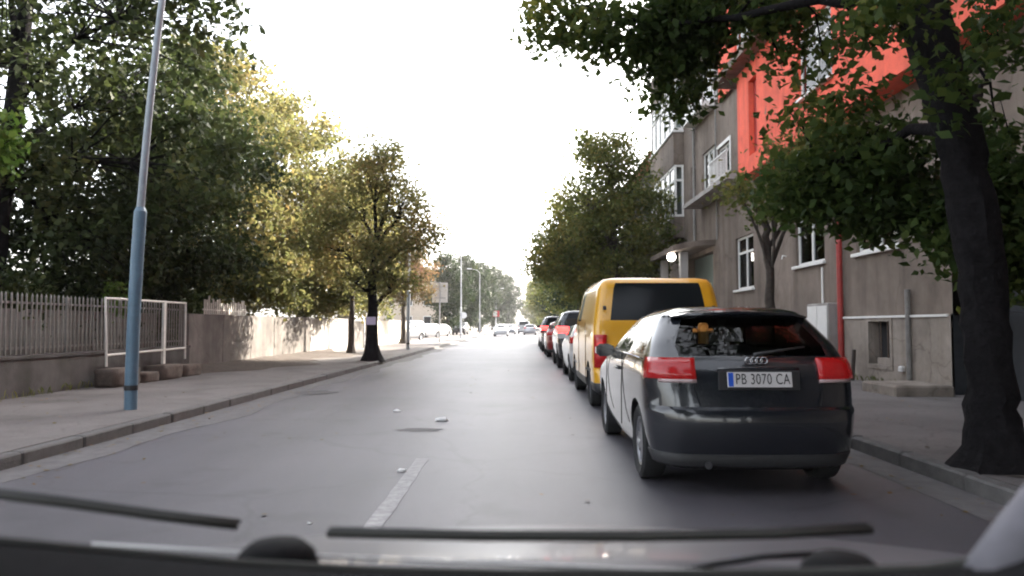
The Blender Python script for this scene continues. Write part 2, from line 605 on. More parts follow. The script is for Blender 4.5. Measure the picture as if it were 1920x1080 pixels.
# soil against the wall on the left, uneven
b = MB()
N = 40
vs, fs = [], []
for j in range(N + 1):
    for i in range(9):
        y = 17.5 + (33 - 17.5) * j / N
        wd = 1.7 + 0.5 * math.sin(y * 0.9) + 0.25 * math.sin(y * 2.3)
        wd *= min(1, (y - 17.3) / 2.2, (33.3 - y) / 3)
        x = -8.3 + max(0.05, wd) * i / 8
        h = 0.16 * (1 - i / 8) ** 1.2 + 0.012 * math.sin(7 * x + 3 * y) * (1 - i / 8) + (0.006 if i < 8 else -0.02)
        vs.append((x, y, PZ + h))
for j in range(N):
    for i in range(8):
        fs.append((j * 9 + i, j * 9 + i + 1, (j + 1) * 9 + i + 1, (j + 1) * 9 + i))
b.add(vs, fs)
tag(b.build('soil_bed', 'soil', smooth=True), kind='structure')

# dusty strips along the gutters
for nm_, x0, x1 in (('gutter_left', KL + .02, KL + .55), ('gutter_right', KR - .4, KR - .02)):
    b = MB()
    vs = []
    for i in range(121):
        y = 3 + i * .5
        j = .12 * math.sin(y * .7) + .08 * math.sin(y * 1.9)
        vs += [(x0, y, .004), (x1 + (j if x1 < 0 else 0), y, .004)]
    b.add(vs, [(2 * i, 2 * i + 1, 2 * i + 3, 2 * i + 2) for i in range(120)])
    tag(b.build(nm_, 'gutter_dust'), kind='structure')

# lane marking: a worn dash and further ones
b = MB()
for y0, y1 in ((4.0, 7.35),):
    n = 14
    vs = []
    for i in range(n + 1):
        y = y0 + (y1 - y0) * i / n
        j = rng.uniform(-.008, .008)
        vs += [(-1.01 + j, y, 0.004), (-0.89 + rng.uniform(-.008, .008), y, 0.004)]
    b.add(vs, [(2 * i, 2 * i + 1, 2 * i + 3, 2 * i + 2) for i in range(n)])
tag(b.build('lane_marking', 'road_paint'), kind='structure')


def blob(name, x, y, rx, ry, z, m, seed, n=20):
    r_ = random.Random(seed)
    vs = []
    for i in range(n):
        a = 2 * math.pi * i / n
        k = r_.uniform(0.8, 1.1)
        vs.append((x + rx * k * math.cos(a), y + ry * k * math.sin(a), z))
    bb = MB()
    bb.add(vs, [tuple(range(n))])
    return tag(bb.build(name, m), kind='structure')


blob('road_patch', -1.25, 9.35, 0.30, 0.16, 0.004, 'old_patch', 1)
blob('road_patch', -3.95, 14.4, 0.42, 0.45, 0.009, 'old_patch', 2)
blob('tree_pit', 4.17, 6.3, .44, .62, PZ + .005, 'soil', 6)
blob('tree_pit', -5.18, 25.0, .32, .55, PZ + .005, 'soil', 7)
blob('tree_pit', 4.08, 11.9, .34, .45, PZ + .005, 'soil', 8)
blob('pavement_patch', -5.4, 46.5, 0.45, 1.3, PZ + 0.004, 'old_patch', 4)

# ------------------------------------------------------------------ wall and fence on the left
FX = -8.35
fence = thing('fence', 'grey railing of upright bars on a low dark wall, left of the blue pole', 'fence', (FX, 12, PZ))
fence.location = (0, 0, 0)
b = MB()
b.box(FX - 0.12, FX + 0.10, 6, 18.6, PZ - 0.02, 0.74)
b.box(FX - 0.15, FX + 0.13, 6, 18.6, 0.742, 0.80)
b.build('base_wall', 'plinth_dark', fence)
for z in (0.90, 1.66):
    b = MB()
    b.box(FX - 0.02, FX + 0.02, 6, 18.6, z, z + 0.04)
    b.build('rail', 'fence_paint', fence)
b = MB()
b.cbox(-0.013, 0.013, -0.016, 0.016, 0, 1.0, 0.006)
b.add([(-.013, -.016, 1.0), (.013, -.016, 1.0), (.013, .016, 1.0), (-.013, .016, 1.0), (0, 0, 1.05)], [(0, 1, 4), (1, 2, 4), (2, 3, 4), (3, 0, 4)])
bar = b.mesh('bar', 'fence_paint')
y = 7.0
while y < 18.5:
    o = obj('bar', bar, fence, (FX + 0.036, y, 0.805))
    o.rotation_euler = (rng.uniform(-.012, .012), rng.uniform(-.012, .012), 0)
    y += 0.125
for y in (9.0, 11.4, 13.8, 16.2, 18.45):
    b = MB()
    b.cbox(FX - 0.10, FX - 0.04, y - 0.03, y + 0.03, 0.80, 1.82, 0.01)
    b.build('post', 'fence_paint', fence)

wall = tag(MB().box(FX - 0.9, FX - 0.72, 4, 18.55, PZ - 0.1, 1.60).build('yard_wall', 'yard_grey'),
           'plain grey wall standing close behind the upright railing bars', 'wall')
wl = thing('concrete_wall', 'long plain grey concrete wall with earth along its foot', 'wall')
n = 8
for i in range(n):
    y0 = 18.62 + (36.0 - 18.62) * i / n
    y1 = 18.62 + (36.0 - 18.62) * (i + 1) / n
    b = MB()
    b.cbox(FX - 0.12, FX + 0.06 + 0.003 * (i % 2), y0 + 0.008, y1 - 0.008, PZ - 0.1, 1.60 + rng.uniform(-.012, .012), 0.01)
    b.build('panel', 'concrete' if i < 5 else 'pale_concrete', wl)
b = MB()
b.box(FX - 0.10, FX + 0.035, 18.62, 36.0, PZ - 0.1, 1.55)
b.build('core', 'concrete', wl)
wl2 = thing('concrete_wall', 'short grey wall between the stone pier and the cream wall, behind the street tree', 'wall')
b = MB()
b.box(FX - 0.5, FX - 0.3, 36.4, 41.4, PZ - 0.1, 1.52)
b.build('panel', 'concrete', wl2)
b = MB()
b.box(FX - 0.30, FX + 0.12, 36.02, 36.38, PZ - 0.1, 1.75)
b.box(FX - 0.34, FX + 0.16, 35.98, 36.42, 1.752, 1.82)
b.build('pier', 'pale_concrete', wl2)
wl3 = thing('cream_wall', 'cream coloured garden wall in front of the parked white cars', 'wall')
for i in range(5):
    y0 = 41.5 + 3.0 * i
    b = MB()
    b.cbox(FX - 0.25, FX - 0.05, y0 + 0.006, y0 + 2.994, PZ - 0.1, 1.58, 0.01)
    b.build('panel', 'cream', wl3)
b = MB()
b.box(FX - 0.28, FX - 0.02, 41.5, 56.5, 1.582, 1.65)
b.build('coping', 'pale_concrete', wl3)
rl = thing('railing', 'short row of white bars standing on top of the concrete wall', 'railing')
b = MB()
b.box(-0.012, 0.012, -0.03, 0.03, 0, 1.0)
wb = b.mesh('bar', 'white_paint')
for i in range(22):
    o = obj('bar', wb, rl, (FX - 0.05, 19.8 + i * 0.14, 1.585))
    o.scale = (1, 1, rng.uniform(0.30, 0.52))
b = MB()
b.box(FX - 0.07, FX - 0.064 + 0.012, 19.7, 22.9, 1.70, 1.74)
b.build('rail', 'white_paint', rl)

# ------------------------------------------------------------------ the white frame in front of the fence
nb = thing('notice_frame', 'empty white tube frame on posts in front of the railing, behind the blue pole', 'frame')
NX = -8.02
A, B_, Cm = 14.45, 17.85, 16.75
t = 0.024
MB().tube([(NX, A, 0.50), (NX - 0.03, A - 0.04, 1.83)], t).build('post', 'white_paint', nb, 40)
MB().tube([(NX, B_, 0.50), (NX - 0.02, B_ + 0.02, 1.83)], t).build('post', 'white_paint', nb, 40)
MB().box(NX - 0.02, NX + 0.03, Cm - 0.05, Cm + 0.05, 0.30, 1.82).build('post', 'white_paint', nb)
MB().tube([(NX - 0.03, A - 0.05, 1.83), (NX - 0.02, B_ + 0.03, 1.83)], t).build('rail', 'white_paint', nb, 40)
MB().tube([(NX + 0.002, A - 0.01, 0.72), (NX + 0.002, B_, 0.76)], t).build('rail', 'white_paint', nb, 40)

for i, (y, l, d, h, lab) in enumerate((
        (14.1, 0.95, 0.42, 0.36, 'rough brown stone block at the foot of the white frame, nearest the road'),
        (15.3, 0.62, 0.34, 0.22, 'small low stone behind the blue pole under the white frame'),
        (16.0, 0.95, 0.42, 0.33, 'brown stone block under the middle of the white frame'),
        (17.1, 0.9, 0.38, 0.28, 'lilac-tinged stone block at the far end of the white frame'))):
    b = MB()
    r_ = random.Random(40 + i)
    bm = bmesh.new()
    bmesh.ops.create_cube(bm, size=1)
    bmesh.ops.subdivide_edges(bm, edges=bm.edges, cuts=3, use_grid_fill=True)
    for v in bm.verts:
        f = 1 - 0.04 * (abs(v.co.x * 2) ** 6 + abs(v.co.y * 2) ** 6 + abs(v.co.z * 2) ** 6) / 3
        v.co = Vector((v.co.x * d * f + r_.uniform(-.015, .015), v.co.y * l * f + r_.uniform(-.015, .015), (v.co.z + 0.5) * h * f))
    me = bpy.data.meshes.new('stone')
    bm.to_mesh(me)
    bm.free()
    me.polygons.foreach_set('use_smooth', [True] * len(me.polygons))
    me.materials.append(M['stone'])
    tag(obj('stone_block', me, None, (-7.86, y + l / 2, PZ - 0.01)), lab, 'stone', 'stones under the white frame')


# ------------------------------------------------------------------ poles and signs on the left
def lamp_post(y, x, h, m, label, arm=True, bend=0.0, r0=0.085, step=2.8, double=False, mast=None):
    t_ = thing('street_lamp', label, 'street lamp', (x, y, PZ), 0, 'lamp posts along the left pavement')
    b_ = MB()
    pts, rad = [], []
    for i in range(17):
        z = h * i / 16
        pts.append((bend * (z / h) ** 2, 0, z))
        rad.append(r0 if z < step else r0 * 0.60)
    low = [(p, r) for p, r in zip(pts, rad) if p[2] <= step + 0.3]
    zs = step
    bz = bend * (zs / h) ** 2
    b_.tube([p for p, r in low if p[2] < step] + [(bz, 0, step)], r0, 14)
    b_.tube([(bz, 0, step - 0.002), (bz, 0, step + 0.06)], [r0, r0 * 0.64], 14)
    b_.build('post', m, t_, 40)
    u = MB()
    up = [(bz, 0, step + 0.05)] + [p for p in pts if p[2] > step + 0.1]
    u.tube(up, [r0 * 0.62 - (r0 * 0.2) * i / len(up) for i in range(len(up))], 12)
    u.build('upper_post', mast or m, t_, 40)
    cb = MB()
    cb.tube([(0.0, 0, 0.27), (0, 0, 0.34)], r0 * 1.06, 14)
    cb.build('collar', 'black_plastic', t_, 40)
    top = Vector(pts[-1])
    for sx in ((-1, 1) if double else (-1,)):
        if not arm:
            break
        a = MB()
        a.tube([top - Vector((0, 0, 0.05)), top + Vector((sx * 0.4, 0, 0.35)), top + Vector((sx * 1.2, 0, 0.5))], 0.03, 8)
        a.build('arm', mast or m, t_, 40)
        l = MB()
        c = top + Vector((sx * 1.45, 0, 0.5))
        vs, fs = [], []
        for i, (dx, wd, hh) in enumerate(((-.35, .06, .05), (-.1, .13, .09), (.2, .14, .09), (.38, .07, .05))):
            vs += [(c.x + sx * dx, c.y - wd, c.z - hh * .4), (c.x + sx * dx, c.y + wd, c.z - hh * .4), (c.x + sx * dx, c.y + wd * .6, c.z + hh), (c.x + sx * dx, c.y - wd * .6, c.z + hh)]
        for i in range(3):
            for k in range(4):
                fs.append((i * 4 + k, i * 4 + (k + 1) % 4, i * 4 + 4 + (k + 1) % 4, i * 4 + 4 + k))
        fs += [(3, 2, 1, 0), (12, 13, 14, 15)]
        l.add(vs, fs)
        l.build('lamp_head', 'sign_white', t_)
    return t_


lamp_post(10.5, -5.47, 8.6, 'blue_pole', 'near blue lamp post with a thinner upper half, beside the white frame', bend=.66, mast='pale_pole')
lamp_post(36.0, -5.40, 6.3, 'pale_pole', 'grey lamp post second from the camera, at the end of the cream wall', bend=0.1, mast='galvanised', arm=False)
lamp_post(69.0, -5.45, 8.4, 'galvanised', 'pale lamp post third from the camera, beside the back of the square sign', arm=True)
lamp_post(102.0, -5.5, 8.4, 'galvanised', 'thin grey lamp post fourth along the left pavement')
lamp_post(172.0, -5.5, 9.2, 'galvanised', 'farthest lamp post, with two arms', double=True)

sg = thing('road_sign', 'large grey square sign on a post seen from its back, before the parked cars', 'sign', (-5.4, 50.2, PZ))
MB().tube([(0, 0, 0), (0, 0, 4.1)], 0.04, 10).build('post', 'galvanised', sg, 40)
b = MB()
b.cbox(-0.52, 0.52, 0.045, 0.075, 2.72, 4.05, 0.01)
b.build('board', 'sign_back', sg)
for z in (3.0, 3.75):
    MB().box(-0.4, 0.4, 0.036, 0.044, z, z + 0.05).build('bracket', 'galvanised', sg)
s2 = thing('road_sign', 'small round sign on the third lamp post', 'sign', (-5.22, 69.0, 2.1 + PZ))
MB().lathe([(0.0, -0.02), (0.30, -0.02), (0.30, 0.0), (0.0, 0.0)], 24, 'y').build('disc', 'sign_back', s2)
MB().box(-0.2, 0.0, 0.002, 0.03, -0.03, 0.03).build('bracket', 'galvanised', s2)
s3 = thing('road_sign', 'red and white sign at the far end of the left pavement', 'sign', (-4.9, 150, PZ))
MB().tube([(0, 0, 0), (0, 0, 3.0)], 0.04, 8).build('post', 'galvanised', s3, 40)
MB().cbox(-0.55, 0.75, -0.05, -0.02, 2.9, 4.1, 0.01).build('board', 'sign_red', s3)
MB().cbox(-0.48, 0.30, -0.075, -0.052, 3.0, 4.0, 0.01).build('face', 'sign_white', s3)

# ------------------------------------------------------------------ the apartment house on the right
BX = 7.40


def wall_grid(mb, x, y0, y1, z0, z1, holes, depth, mi=0, facing=-1):
    """A wall face at x (seen from -x) with rectangular openings and their reveals."""
    ys = sorted({y0, y1, *[h[0] for h in holes], *[h[1] for h in holes]})
    zs = sorted({z0, z1, *[h[2] for h in holes], *[h[3] for h in holes]})
    ys = [v for v in ys if y0 <= v <= y1]
    zs = [v for v in zs if z0 <= v <= z1]
    for a, c in zip(ys, ys[1:]):
        for d, e in zip(zs, zs[1:]):
            my, mz = (a + c) / 2, (d + e) / 2
            if any(h[0] < my < h[1] and h[2] < mz < h[3] for h in holes):
                continue
            mb.add([(x, a, d), (x, c, d), (x, c, e), (x, a, e)], [(0, 1, 2, 3)], mi)
    for a, c, d, e in holes:
        q = x + depth
        mb.add([(x, a, d), (x, c, d), (x, c, e), (x, a, e), (q, a, d), (q, c, d), (q, c, e), (q, a, e)],
               [(0, 1, 5, 4), (1, 2, 6, 5), (2, 3, 7, 6), (3, 0, 4, 7)], mi)


def window(parent, x, y0, y1, z0, z1, sashes=2, transom=None, curtain=True, sill=True, surround=False, fm='white_frame', glass='window_glass'):
    """Window set in an opening at x: frame with bars, one pane per light, curtain and sill."""
    f = 0.07
    m_ = MB()
    xa, xb = x + 0.08, x + 0.15
    m_.box(xa, xb, y0, y0 + f, z0, z1)
    m_.box(xa, xb, y1 - f, y1, z0, z1)
    m_.box(xa, xb, y0 + f, y1 - f, z0, z0 + f)
    m_.box(xa, xb, y0 + f, y1 - f, z1 - f, z1)
    cut = [y0 + f + (y1 - y0 - 2 * f) * i / sashes for i in range(sashes + 1)]
    for c in cut[1:-1]:
        m_.box(xa + 0.006, xb - 0.006, c - 0.045, c + 0.045, z0 + f, z1 - f)
    rows = [(z0 + f, z1 - f)]
    if transom:
        zt = z0 + (z1 - z0) * transom
        for i in range(sashes):
            m_.box(xa + 0.003, xb - 0.009, cut[i] + 0.05, cut[i + 1] - 0.05, zt - 0.035, zt + 0.035)
        rows = [(z0 + f, zt), (zt, z1 - f)]
    if surround:
        s_ = 0.12
        m_.box(x - 0.03, x + 0.0, y0 - s_, y0, z0, z1 + s_)
        m_.box(x - 0.03, x + 0.0, y1, y1 + s_, z0, z1 + s_)
        m_.box(x - 0.03, x + 0.0, y0, y1, z1, z1 + s_)
    w_ = m_.build('window', fm, parent)
    for i in range(sashes):
        for a, c in rows:
            p = MB()
            p.box(x + 0.108, x + 0.116, cut[i] + 0.002, cut[i + 1] - 0.002, a + 0.002, c - 0.002)
            p.build('pane', glass, w_)
    bk = MB()
    if curtain:
        n_ = 40
        vs = []
        for i in range(n_ + 1):
            yy = y0 + (y1 - y0) * i / n_
            vs += [(x + 0.24 + 0.025 * math.sin(i * 1.9), yy, z0 + 0.01), (x + 0.24 + 0.025 * math.sin(i * 1.9), yy, z1 - 0.01)]
        bk.add(vs, [(2 * i, 2 * i + 2, 2 * i + 3, 2 * i + 1) for i in range(n_)])
        bk.build('curtain', 'curtain', w_, True)
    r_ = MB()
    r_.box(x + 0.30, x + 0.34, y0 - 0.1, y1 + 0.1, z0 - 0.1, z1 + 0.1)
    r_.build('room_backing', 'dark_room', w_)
    if sill:
        k = MB()
        k.cbox(x - 0.10, x + 0.075, y0 - 0.08, y1 + 0.08, z0 - 0.075, z0 - 0.003, 0.012)
        k.build('sill', 'white_frame', w_)
    return w_


house = thing('apartment_house', 'grey plastered apartment house with coral red upper bay, right of the pavement', 'building', (0, 0, 0))
G = [(23.65, 25.60, 2.50, 4.25), (18.15, 20.05, 2.87, 4.55), (14.6, 16.45, 2.87, 4.55)]
GATE = [(6.0, 12.85, PZ, 3.7)]
F1 = [(27.95, 30.1, 6.45, 8.2), (26.1, 27.75, 6.75, 7.85), (31.3, 32.1, 7.15, 8.1)]
F2 = [(27.8, 31.2, 9.85, 11.75), (31.9, 32.6, 10.5, 11.4)]
F3 = [(28.2, 30.6, 12.9, 13.9)]
BAS = [(14.95, 15.85, 0.50, 1.38)]
DOOR = [(28.6, 32.8, PZ, 4.15)]
ZP = 1.50
TOP = 17.0  # unseen top, raised so that the house shades the near left trees
b = MB()
wall_grid(b, BX, -16.0, 39.6, ZP, TOP, G + F1 + F2 + F3 + [(28.6, 32.8, ZP, 4.15), (6.0, 12.85, ZP, 3.7)], 0.30)
b.box(BX + 0.7, 17.0, -16.0, 39.6, PZ, TOP)            # the house behind its front
b.add([(BX, 39.6, PZ), (BX + .7, 39.6, PZ), (BX + .7, 39.6, TOP), (BX, 39.6, TOP)], [(0, 1, 2, 3)])
b.add([(BX, -16, PZ), (BX + .7, -16, PZ), (BX + .7, -16, TOP), (BX, -16, TOP)], [(0, 1, 2, 3)])
b.build('wall', 'plaster', house)
b = MB()
wall_grid(b, BX - 0.04, 12.85, 28.6, PZ - 0.02, ZP, BAS, 0.25)
wall_grid(b, BX - 0.04, -16.0, 6.0, PZ - 0.02, ZP, [], 0.25)
wall_grid(b, BX - 0.04, 32.8, 39.6, PZ - 0.02, ZP, [], 0.25)
for a, c in ((-16.0, 6.0), (12.85, 28.6), (32.8, 39.6)):
    b.add([(BX - .04, a, ZP), (BX + .02, a, ZP), (BX + .02, c, ZP), (BX - .04, c, ZP)], [(0, 1, 2, 3)])
    b.add([(BX - .04, c, PZ), (BX + .3, c, PZ), (BX + .3, c, ZP), (BX - .04, c, ZP)], [(0, 1, 2, 3)])
b.build('plinth', 'plinth_plaster', house)
b = MB()
b.cbox(BX - 0.075, BX - 0.041, 12.9, 28.55, ZP - 0.05, ZP - 0.008, 0.006)
b.build('plinth_ledge', 'white_frame', house)
for h in G:
    window(house, BX, *h, sashes=2, transom=0.7, surround=False)
window(house, BX, *F1[0], sashes=3)
window(house, BX, *F1[1], sashes=2, surround=True)
window(house, BX, *F1[2], sashes=1, sill=False)
window(house, BX, *F2[0], sashes=3, transom=0.55)
window(house, BX, *F2[1], sashes=1, sill=False)
window(house, BX, *F3[0], sashes=3)
b = MB()
b.box(BX + .5, BX + .55, 6.0, 12.85, PZ, 3.7)
b.add([(BX, 12.85, PZ), (BX + .52, 12.85, PZ), (BX + .52, 12.85, 3.7), (BX, 12.85, 3.7)], [(0, 1, 2, 3)])
b.add([(BX, 6, 3.7), (BX + .52, 6, 3.7), (BX + .52, 12.85, 3.7), (BX, 12.85, 3.7)], [(0, 1, 2, 3)])
gt = b.build('gateway', 'gate_dark', house)
for i in range(11):
    MB().cbox(BX + .45, BX + .49, 6.1 + i * .61, 6.68 + i * .61, PZ, 3.4, .01).build('board', 'gate_dark', gt)
# projecting window box on the second floor
b = MB()
b.box(BX - 0.55, BX - 0.003, 27.9, 31.1, 9.60, 9.78)
b.box(BX - 0.53, BX - 0.45, 27.95, 31.05, 9.78, 10.35)
b.build('window_balcony', 'white_frame', house)
# basement opening: frame and dark hole
bw = MB()
y0, y1, z0, z1 = BAS[0]
for a, c, d, e in ((y0 - .09, y0, z0 - .09, z1 + .09), (y1, y1 + .09, z0 - .09, z1 + .09), (y0, y1, z0 - .09, z0), (y0, y1, z1, z1 + .09)):
    bw.box(BX - 0.06, BX - 0.036, a, c, d, e)
w_ = bw.build('basement_window', 'plinth_plaster', house)
MB().box(BX + 0.17, BX + 0.20, y0, y1, z0, z1).build('pane', 'dark_room', w_)
for yy in (y0 + .3, y0 + .6):
    MB().box(BX + 0.05, BX + 0.07, yy - .012, yy + .012, z0, z1).build('grille_bar', 'rust', w_)
MB().box(BX - 0.02, BX + 0.16, y0 + .05, y1 - .3, z0 + 0.003, z0 + .14).build('rubble', 'plinth_plaster', w_)

# coral bay on the upper floors
OY0, OY1, OZ0, OZ1 = 3.0, 23.3, 5.85, 9.15
OX = BX - 0.55
slots = [(21.4, 22.15, 6.35, 8.6), (16.2, 18.2, 6.8, 8.5), (11.6, 13.6, 6.8, 8.5), (6.5, 8.5, 6.8, 8.5)]
b = MB()
wall_grid(b, OX, OY0, OY1, OZ0, OZ1, slots, 0.25)
b.add([(OX, OY1, OZ0), (BX, OY1, OZ0), (BX, OY1, OZ1), (OX, OY1, OZ1)], [(0, 1, 2, 3)])
b.add([(OX, OY0, OZ0), (BX, OY0, OZ0), (BX, OY0, OZ1), (OX, OY0, OZ1)], [(0, 1, 2, 3)])
b.add([(OX, OY0, OZ0), (BX, OY0, OZ0), (BX, OY1, OZ0), (OX, OY1, OZ0)], [(0, 1, 2, 3)])
b.build('bay_wall', 'coral', house)
b = MB()
y0, y1, z0, z1 = slots[0]
b.box(OX + 0.16, OX + 0.22, y0, y1, z0, z1)
b.build('stair_window', 'red_pipe', house)
for s_ in slots[1:]:
    window(house, OX, *s_, sashes=2, transom=0.7)
b = MB()
b.cbox(OX - 0.45, BX - 0.003, 2.4, 24.6, 9.16, 9.42, 0.03)
b.build('balcony_slab', 'plaster', house)
b = MB()
wall_grid(b, BX - 0.14, 2.0, 27.0, 9.43, TOP, [(23.2, 24.9, 10.2, 12.2), (17, 19, 10.0, 12.0), (11, 13, 10.0, 12.0)], 0.2)
b.add([(BX - .14, 27.0, 9.43), (BX, 27.0, 9.43), (BX, 27.0, TOP), (BX - .14, 27.0, TOP)], [(0, 1, 2, 3)])
b.build('upper_wall', 'coral', house)
for h in ((23.2, 24.9, 10.2, 12.2), (17, 19, 10.0, 12.0), (11, 13, 10.0, 12.0)):
    window(house, BX - 0.14, *h, sashes=2, transom=0.7)
b = MB()
b.cbox(BX - 0.9, BX + 10.4, -16.5, 40.1, TOP + 0.01, TOP + 0.28, 0.04)
b.build('eaves', 'plaster', house)
b = MB()
b.add([(BX - .85, -16.4, TOP + .29), (17.7, -16.4, TOP + .29), (17.7, 40, TOP + .29), (BX - .85, 40, TOP + .29), (12.4, -11, TOP + 2.6), (12.4, 36, TOP + 2.6)],
      [(0, 1, 4), (1, 2, 5, 4), (2, 3, 5), (3, 0, 4, 5)])
b.build('roof', 'roof_tile', house)
# first floor balcony slab with parapet
b = MB()
b.cbox(BX - 0.75, BX - 0.003, 23.9, 30.3, 6.02, 6.20, 0.02)
b.build('balcony_slab', 'pale_concrete', house)
for i in range(17):
    MB().box(BX - 0.72, BX - 0.70, 23.98 + i * .13, 24.0 + i * .13, 6.2, 6.95).build('baluster', 'white_frame', house)
MB().box(BX - 0.74, BX - 0.68, 23.95, 26.1, 6.95, 7.0).build('handrail', 'white_frame', house)
# glazed bay at the far end
by0, by1, bx = 33.5, 39.4, BX - 0.42
for z0, z1 in ((6.2, 8.55), (10.15, 12.5)):
    m_ = MB()
    for k in range(6):
        yy = by0 + 0.05 + (by1 - by0 - 0.1) * k / 5
        m_.box(bx, bx + .09, yy - .05, yy + .05, z0, z1)
    for xx in (bx + .005, BX - .1):
        m_.box(xx, xx + .09, by0 - 0.002, by0 + .085, z0, z1)
    for zz in (z0, z1 - .1, z0 + (z1 - z0) * .68):
        m_.box(bx + .004, bx + .085, by0, by1, zz, zz + .1)
        m_.box(bx, BX, by0 + .003, by0 + .08, zz + .002, zz + .098)
    w_ = m_.build('glazed_bay', 'white_frame', house)
    for k in range(5):
        a = by0 + 0.1 + (by1 - by0 - 0.1) * k / 5
        MB().box(bx + .04, bx + .05, a, a + (by1 - by0 - .1) / 5 - .1, z0 + .1, z1 - .1).build('pane', 'window_glass', w_)
    MB().box(bx + .1, BX - .1, by0 + .035, by0 + .045, z0 + .1, z1 - .1).build('pane', 'window_glass', w_)
    MB().box(bx + .3, bx + .33, by0 + .2, by1 - .2, z0, z1).build('curtain', 'curtain', w_)
b = MB()
b.box(bx - .03, BX - .002, by0 - .03, by1 + .03, 5.25, 6.19)
b.box(bx - .03, BX - .002, by0 - .03, by1 + .03, 8.56, 10.14)
b.box(bx - .03, BX - .002, by0 - .03, by1 + .03, 12.51, 14.2)
b.build('bay_wall', 'plaster', house)
b = MB()
b.cbox(bx - .12, BX - .002, by0 - .12, by1 + .12, 10.02, 10.13, .02)
b.build('bay_ledge', 'white_frame', house)
# entrance: door in a recess, pillars, curved canopy, lamp
b = MB()
b.box(BX + .28, BX + .34, 28.6, 32.8, PZ, 4.15)
d_ = b.build('door', 'teal_door', house)
MB().box(BX + .24, BX + .275, 30.0, 31.4, 2.2, 2.9).build('pane', 'window_glass', d_)
MB().box(BX + .22, BX + .275, 29.95, 30.0, PZ, 3.0).build('door_frame', 'white_frame', d_)
MB().box(BX + .22, BX + .275, 31.4, 31.45, PZ, 3.0).build('door_frame', 'white_frame', d_)
for yy in (28.75, 32.6):
    MB().cbox(BX - 1.25, BX - .95, yy - .16, yy + .16, PZ, 4.12, .02).build('pillar', 'pale_concrete', house)
b = MB()
n = 10
vs = []
for i in range(n + 1):
    a = i / n
    x = BX - 0.003 - 1.6 * a
    z = 4.32 + .22 * (1 - a * a)
    vs += [(x, 28.2, z - .2), (x, 33.2, z - .2), (x, 33.2, z), (x, 28.2, z)]
fs = []
for i in range(n):
    for k in range(4):
        fs.append((i * 4 + k, i * 4 + (k + 1) % 4, i * 4 + 4 + (k + 1) % 4, i * 4 + 4 + k))
fs += [(3, 2, 1, 0), tuple(n * 4 + k for k in range(4))]
b.add(vs, fs)
b.build('canopy', 'plaster', house)
# rain pipes, pipes on the wall
MB().tube([(BX - .10, 17.1, .3), (BX - .10, 17.1, 5.8)], .065, 12).build('rain_pipe', 'red_pipe', house, 40)
MB().tube([(BX - .10, 17.1, .3), (BX - .16, 17.1, .2), (BX - .28, 17.1, .16)], .066, 12).build('pipe_shoe', 'red_pipe', house, 40)
MB().tube([(BX - .09, 31.2, 4.5), (BX - .09, 31.2, 14.5)], .055, 10).build('rain_pipe', 'grey_pipe', house, 40)
MB().tube([(BX - .07, 27.75, 4.5), (BX - .07, 27.75, 14.5)], .03, 8).build('cable_pipe', 'grey_pipe', house, 40)
MB().tube([(BX - .08, 14.18, .2), (BX - .08, 14.18, 1.98)], .05, 12).build('vent_pipe', 'grey_pipe', house, 40)
MB().tube([(BX - .05, 18.2, 1.8), (BX - .05, 18.2, 2.7)], .028, 8).build('cable_pipe', 'white_frame', house, 40)
b = MB()
b.cbox(BX - .13, BX - .041, 14.38, 14.52, .42, .52, .02)
b.build('tap_box', 'white_frame', house)
b = MB()
b.cbox(BX - .30, BX - .042, 17.32, 18.55, .75, 1.82, .02)
mbx = b.build('meter_box', 'pale_concrete', house)
MB().box(BX - .312, BX - .301, 17.36, 17.92, .82, 1.76).build('door', 'white_frame', mbx)
MB().box(BX - .312, BX - .301, 17.95, 18.51, .82, 1.76).build('door', 'white_frame', mbx)
MB().tube([(BX - .06, 20.6, 3.2), (BX - .16, 20.6, 3.22), (BX - .18, 20.6, 3.12)], .02, 8).build('bracket', 'white_frame', house)

gl = thing('globe_lamp', 'lit white globe lamp hanging from the entrance canopy behind the yellow van', 'lamp', (5.95, 29.3, 4.12))
MB().lathe([(0.001, -.30)] + [(.165 * math.sin(math.pi * k / 12), -.14 - .165 * math.cos(math.pi * k / 12)) for k in range(1, 12)] + [(.001, .025)], 20).build('globe', 'globe_on', gl, True)
MB().tube([(0, 0, .02), (0, 0, .16)], .02, 8).build('stem', 'grey_pipe', gl, 40)

b = MB()
b.cbox(6.2, 7.2, 12.5, 13.7, PZ - .01, .30, .03)
tag(b.build('stone_step', 'plinth_plaster'), 'worn stone step on the pavement beside the dark tree trunk', 'step')
b = MB()
b.tube([(7.12, 16.15, PZ), (7.15, 16.1, .78)], [.045, .04], 8)
tag(b.build('wooden_stake', 'bark'), 'short dark stake leaning at the wall under the basement window', 'stake')

